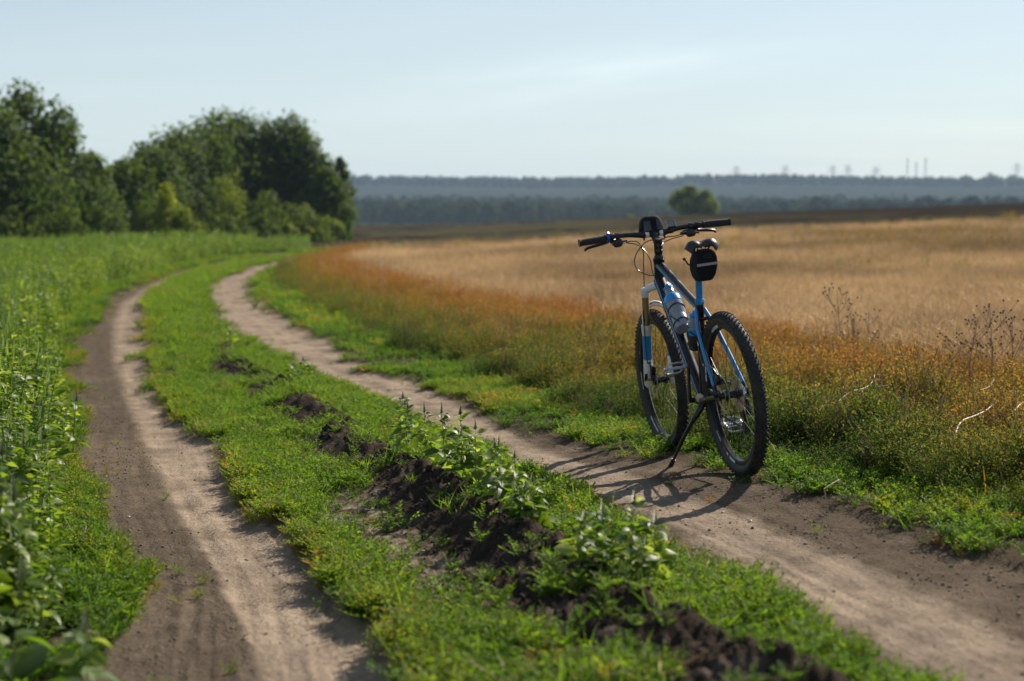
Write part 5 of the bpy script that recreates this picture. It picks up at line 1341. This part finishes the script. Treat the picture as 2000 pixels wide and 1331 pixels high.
# pebbles and pale bits on the track
m_peb = mat('pebble', (.50, .46, .41), .7)
for k, (px, py, lab) in enumerate(((1412, 991, 'pale pebble on the dirt beside the bicycle shadow'), (1465, 1008, 'small pale pebble below the rear wheel'), (250, 996, 'pale pebble on the dark margin of the left rut'), (241, 1090, 'whitish pebble by the grass at the left rut'), (640, 1030, 'pale chip lying in the green strip'))):
    x, y = at_px(px, py); o = add('pebble', clods[k % 6].copy()); o.data.materials.clear(); o.data.materials.append(m_peb); o.scale = (.008, .007, .006); o.location = (x, y, float(height(np.array([x]), np.array([y]))[0]) + .003); tag(o, lab, 'pebble')

# dry bent stalks lying over the weeds on the right
m_dry = mat('dry_stalk', (.40, .30, .185), .6, noise=(.5, 40, (.24, .17, .10)))
def line_world(pts, Y0, Y1):
    out = []
    for k, (px, py) in enumerate(pts):
        Y = Y0 + (Y1 - Y0) * k / (len(pts) - 1); p_ = R_(5.57); a = (px - 1000) / 2778.; b_ = (665.5 - py) / 2778.
        d = Vector((a, math.cos(p_) + b_ * math.sin(p_), -math.sin(p_) + b_ * math.cos(p_))); t = Y / d.y; out.append(Vector((0, 0, CH)) + d * t)
    return out
for pts, Y0, Y1, r0, lab, tw in (([(1638, 784), (1662, 766), (1690, 758), (1706, 744), (1708, 732)], 7.2, 7.6, .006, 'pale dry bent stalk lying on the reddish weeds beside the rear wheel', [((1706, 744), (1722, 742)), ((1682, 760), (1684, 776)), ((1712, 756), (1742, 752))]),
                                ([(1862, 862), (1876, 826), (1906, 812), (1926, 802), (1940, 790)], 6.0, 6.6, .007, 'pale dry stalk with a hanging brown leaf among the dark green weeds', [((1926, 802), (1906, 804)), ((1938, 792), (1941, 776)), ((1876, 826), (1884, 850))]),
                                ([(1915, 762), (1932, 756), (1943, 742), (1950, 766)], 7.0, 7.2, .004, 'thin pale angled stalk above the weeds near the frame edge', [((1943, 742), (1946, 733))]),
                                ([(1982, 802), (1996, 788), (2020, 776)], 6.4, 6.8, .006, 'pale dry stalk reaching in from the frame edge', [((1996, 788), (2000, 800))]),
                                ([(1610, 955), (1628, 944), (1640, 938), (1648, 948)], 5.3, 5.4, .004, 'small yellowish bent blade at the foot of the dark weeds', [((1640, 938), (1652, 960))])):
    r0 *= .68; P = line_world(pts, Y0, Y1); base = P[0].copy(); root = empty('dry_stalk', base); tag(root, lab, 'dry stalk')
    # the stalk is propped on the weeds; its foot goes down to the soil
    gz = float(height(np.array([P[0].x]), np.array([P[0].y]))[0])
    q = MB(); q.tube([Vector((P[0].x - base.x + .02, P[0].y - base.y, gz - base.z))] + smooth_path([p - base for p in P], 4), [r0 * .7] + [r0 * (1 - .5 * k / (len(P) * 4 - 3)) for k in range((len(P) - 1) * 4 + 1)], 7); q.build('stem', m_dry, root)
    for (a0, a1) in tw:
        Q = line_world([a0, a1], (Y0 + Y1) / 2, (Y0 + Y1) / 2 + .02); q = MB(); q.tube([Q[0] - base, Q[1] - base], [r0 * .55, r0 * .35], 6); q.build('twig', m_dry, root)
# dried seed-headed weeds standing in the stubble edge
m_head = mat('dark_seed_head', (.095, .055, .034), .8); m_dst = mat('brown_stem', (.27, .17, .095), .7)
def dry_weed(px, pb, Y, H_, nbr, label, seed, spread):
    x = (px - 1000) / 2778. * Y; z = float(height(np.array([x]), np.array([Y]))[0]); root = empty('dried_seed_weed', (x, Y, z)); tag(root, label, 'dried weed', 'dried seed weeds at the stubble edge'); r = random.Random(seed)
    q = MB(); hd = []
    q.tube([(0, 0, -.02), (r.uniform(-.02, .02), 0, H_ * .5), (r.uniform(-.05, .05), r.uniform(-.03, .03), H_)], [.0035, .003, .0016], 6); hd.append((0, 0, H_))
    for k in range(nbr):
        h = H_ * r.uniform(.35, .8); a = r.uniform(0, 6.28); e = spread * r.uniform(.4, 1); up = r.uniform(.1, .35) * H_
        p1 = Vector((math.cos(a) * e, math.sin(a) * e * .6, h + up)); q.tube([(0, 0, h), p1 * .55 + Vector((0, 0, h * .45)), p1], [.0022, .0018, .0012], 5); hd.append(p1)
        for m_ in range(2):
            p2 = p1 + Vector((r.uniform(-.05, .05), r.uniform(-.03, .03), r.uniform(.01, .06))); q.tube([p1.lerp(Vector((0, 0, h)), .3), p2], [.0014, .0009], 4); hd.append(p2)
    q.build('stem', m_dst, root)
    q = MB()
    for p in hd[1:]: q.lathe([(.0, -.006), (.0056, -.003), (.0064, .002), (.004, .006), (.0, .007)], p, (r.uniform(-.4, .4), r.uniform(-.4, .4), 1), 7)
    o = q.build('seed_heads', m_head, root); o['kind'] = 'stuff'
for px, Y, H_, nb_, sp, lab in ((1640, 10.6, .62, 7, .13, 'tall dried weed with dark seed heads standing before the stubble'), (1672, 10.2, .50, 8, .16, 'dried weed with dark seed heads beside the taller one'), (1700, 10.8, .44, 5, .12, 'low dried weed on the far side of the tall dried pair'),
                                (1905, 8.6, .52, 9, .16, 'dried dark-headed weed at the start of the dense dried clump'), (1945, 8.4, .58, 11, .20, 'fullest dried dark-headed weed near the frame edge'), (1985, 8.5, .50, 9, .18, 'dried dark-headed weed cut by the frame edge'), (1885, 8.9, .36, 6, .12, 'short dried weed before the dense dried clump')):
    dry_weed(px, 0, Y, H_, nb_, lab, int(px), sp)
# two small tufts of broad grass blades in the verge before the bicycle
m_blade = leaf_mat('blade', [(0., (.05, .13, .015)), (1., (.20, .24, .03))], transl=.4, v_amt=.9, h_amt=.1, inst=False, bias=.45)
for k, (px, py, lab) in enumerate(((1150, 806, 'small tuft of bright broad grass blades in the verge before the front wheel'), (1172, 822, 'second bright grass tuft just behind the broad-bladed one'), (930, 985, 'lone bright grass blades by the trodden pan'))):
    x, y = at_px(px, py); r = np.random.RandomState(700 + k); p_ = PB()
    for q_ in range(7):
        a = r.rand() * 6.28; d = np.array([math.cos(a) * .8, math.sin(a) * .5, .5 + .6 * r.rand()]); V, Fq = leaf_verts(np.zeros(3), d, np.array([0, 0, 1.]), .10 + .07 * r.rand(), .011, .6, .1, 6); p_.put(V, Fq, r.rand(), .5)
    o = add('grass_tuft', p_.mesh('grass_tuft', [m_blade])); o.location = (x, y, float(height(np.array([x]), np.array([y]))[0])); o['tint'] = .2; tag(o, lab, 'grass tuft')

# ================================================================== air
hm = bpy.data.materials.new('air'); hm.use_nodes = True; n = hm.node_tree.nodes; l = hm.node_tree.links; n.clear()
out = n.new('ShaderNodeOutputMaterial'); pv = n.new('ShaderNodeVolumePrincipled'); pv.inputs['Color'].default_value = (.56, .76, 1.0, 1); pv.inputs['Density'].default_value = HAZE; pv.inputs['Anisotropy'].default_value = 0.0
l.new(pv.outputs[0], out.inputs['Volume'])
q = MB(); q.box((0, 0, 24), (5600, 5600, 90)); hb = q.build('haze', hm, smooth=False); tag(hb, kind='stuff')
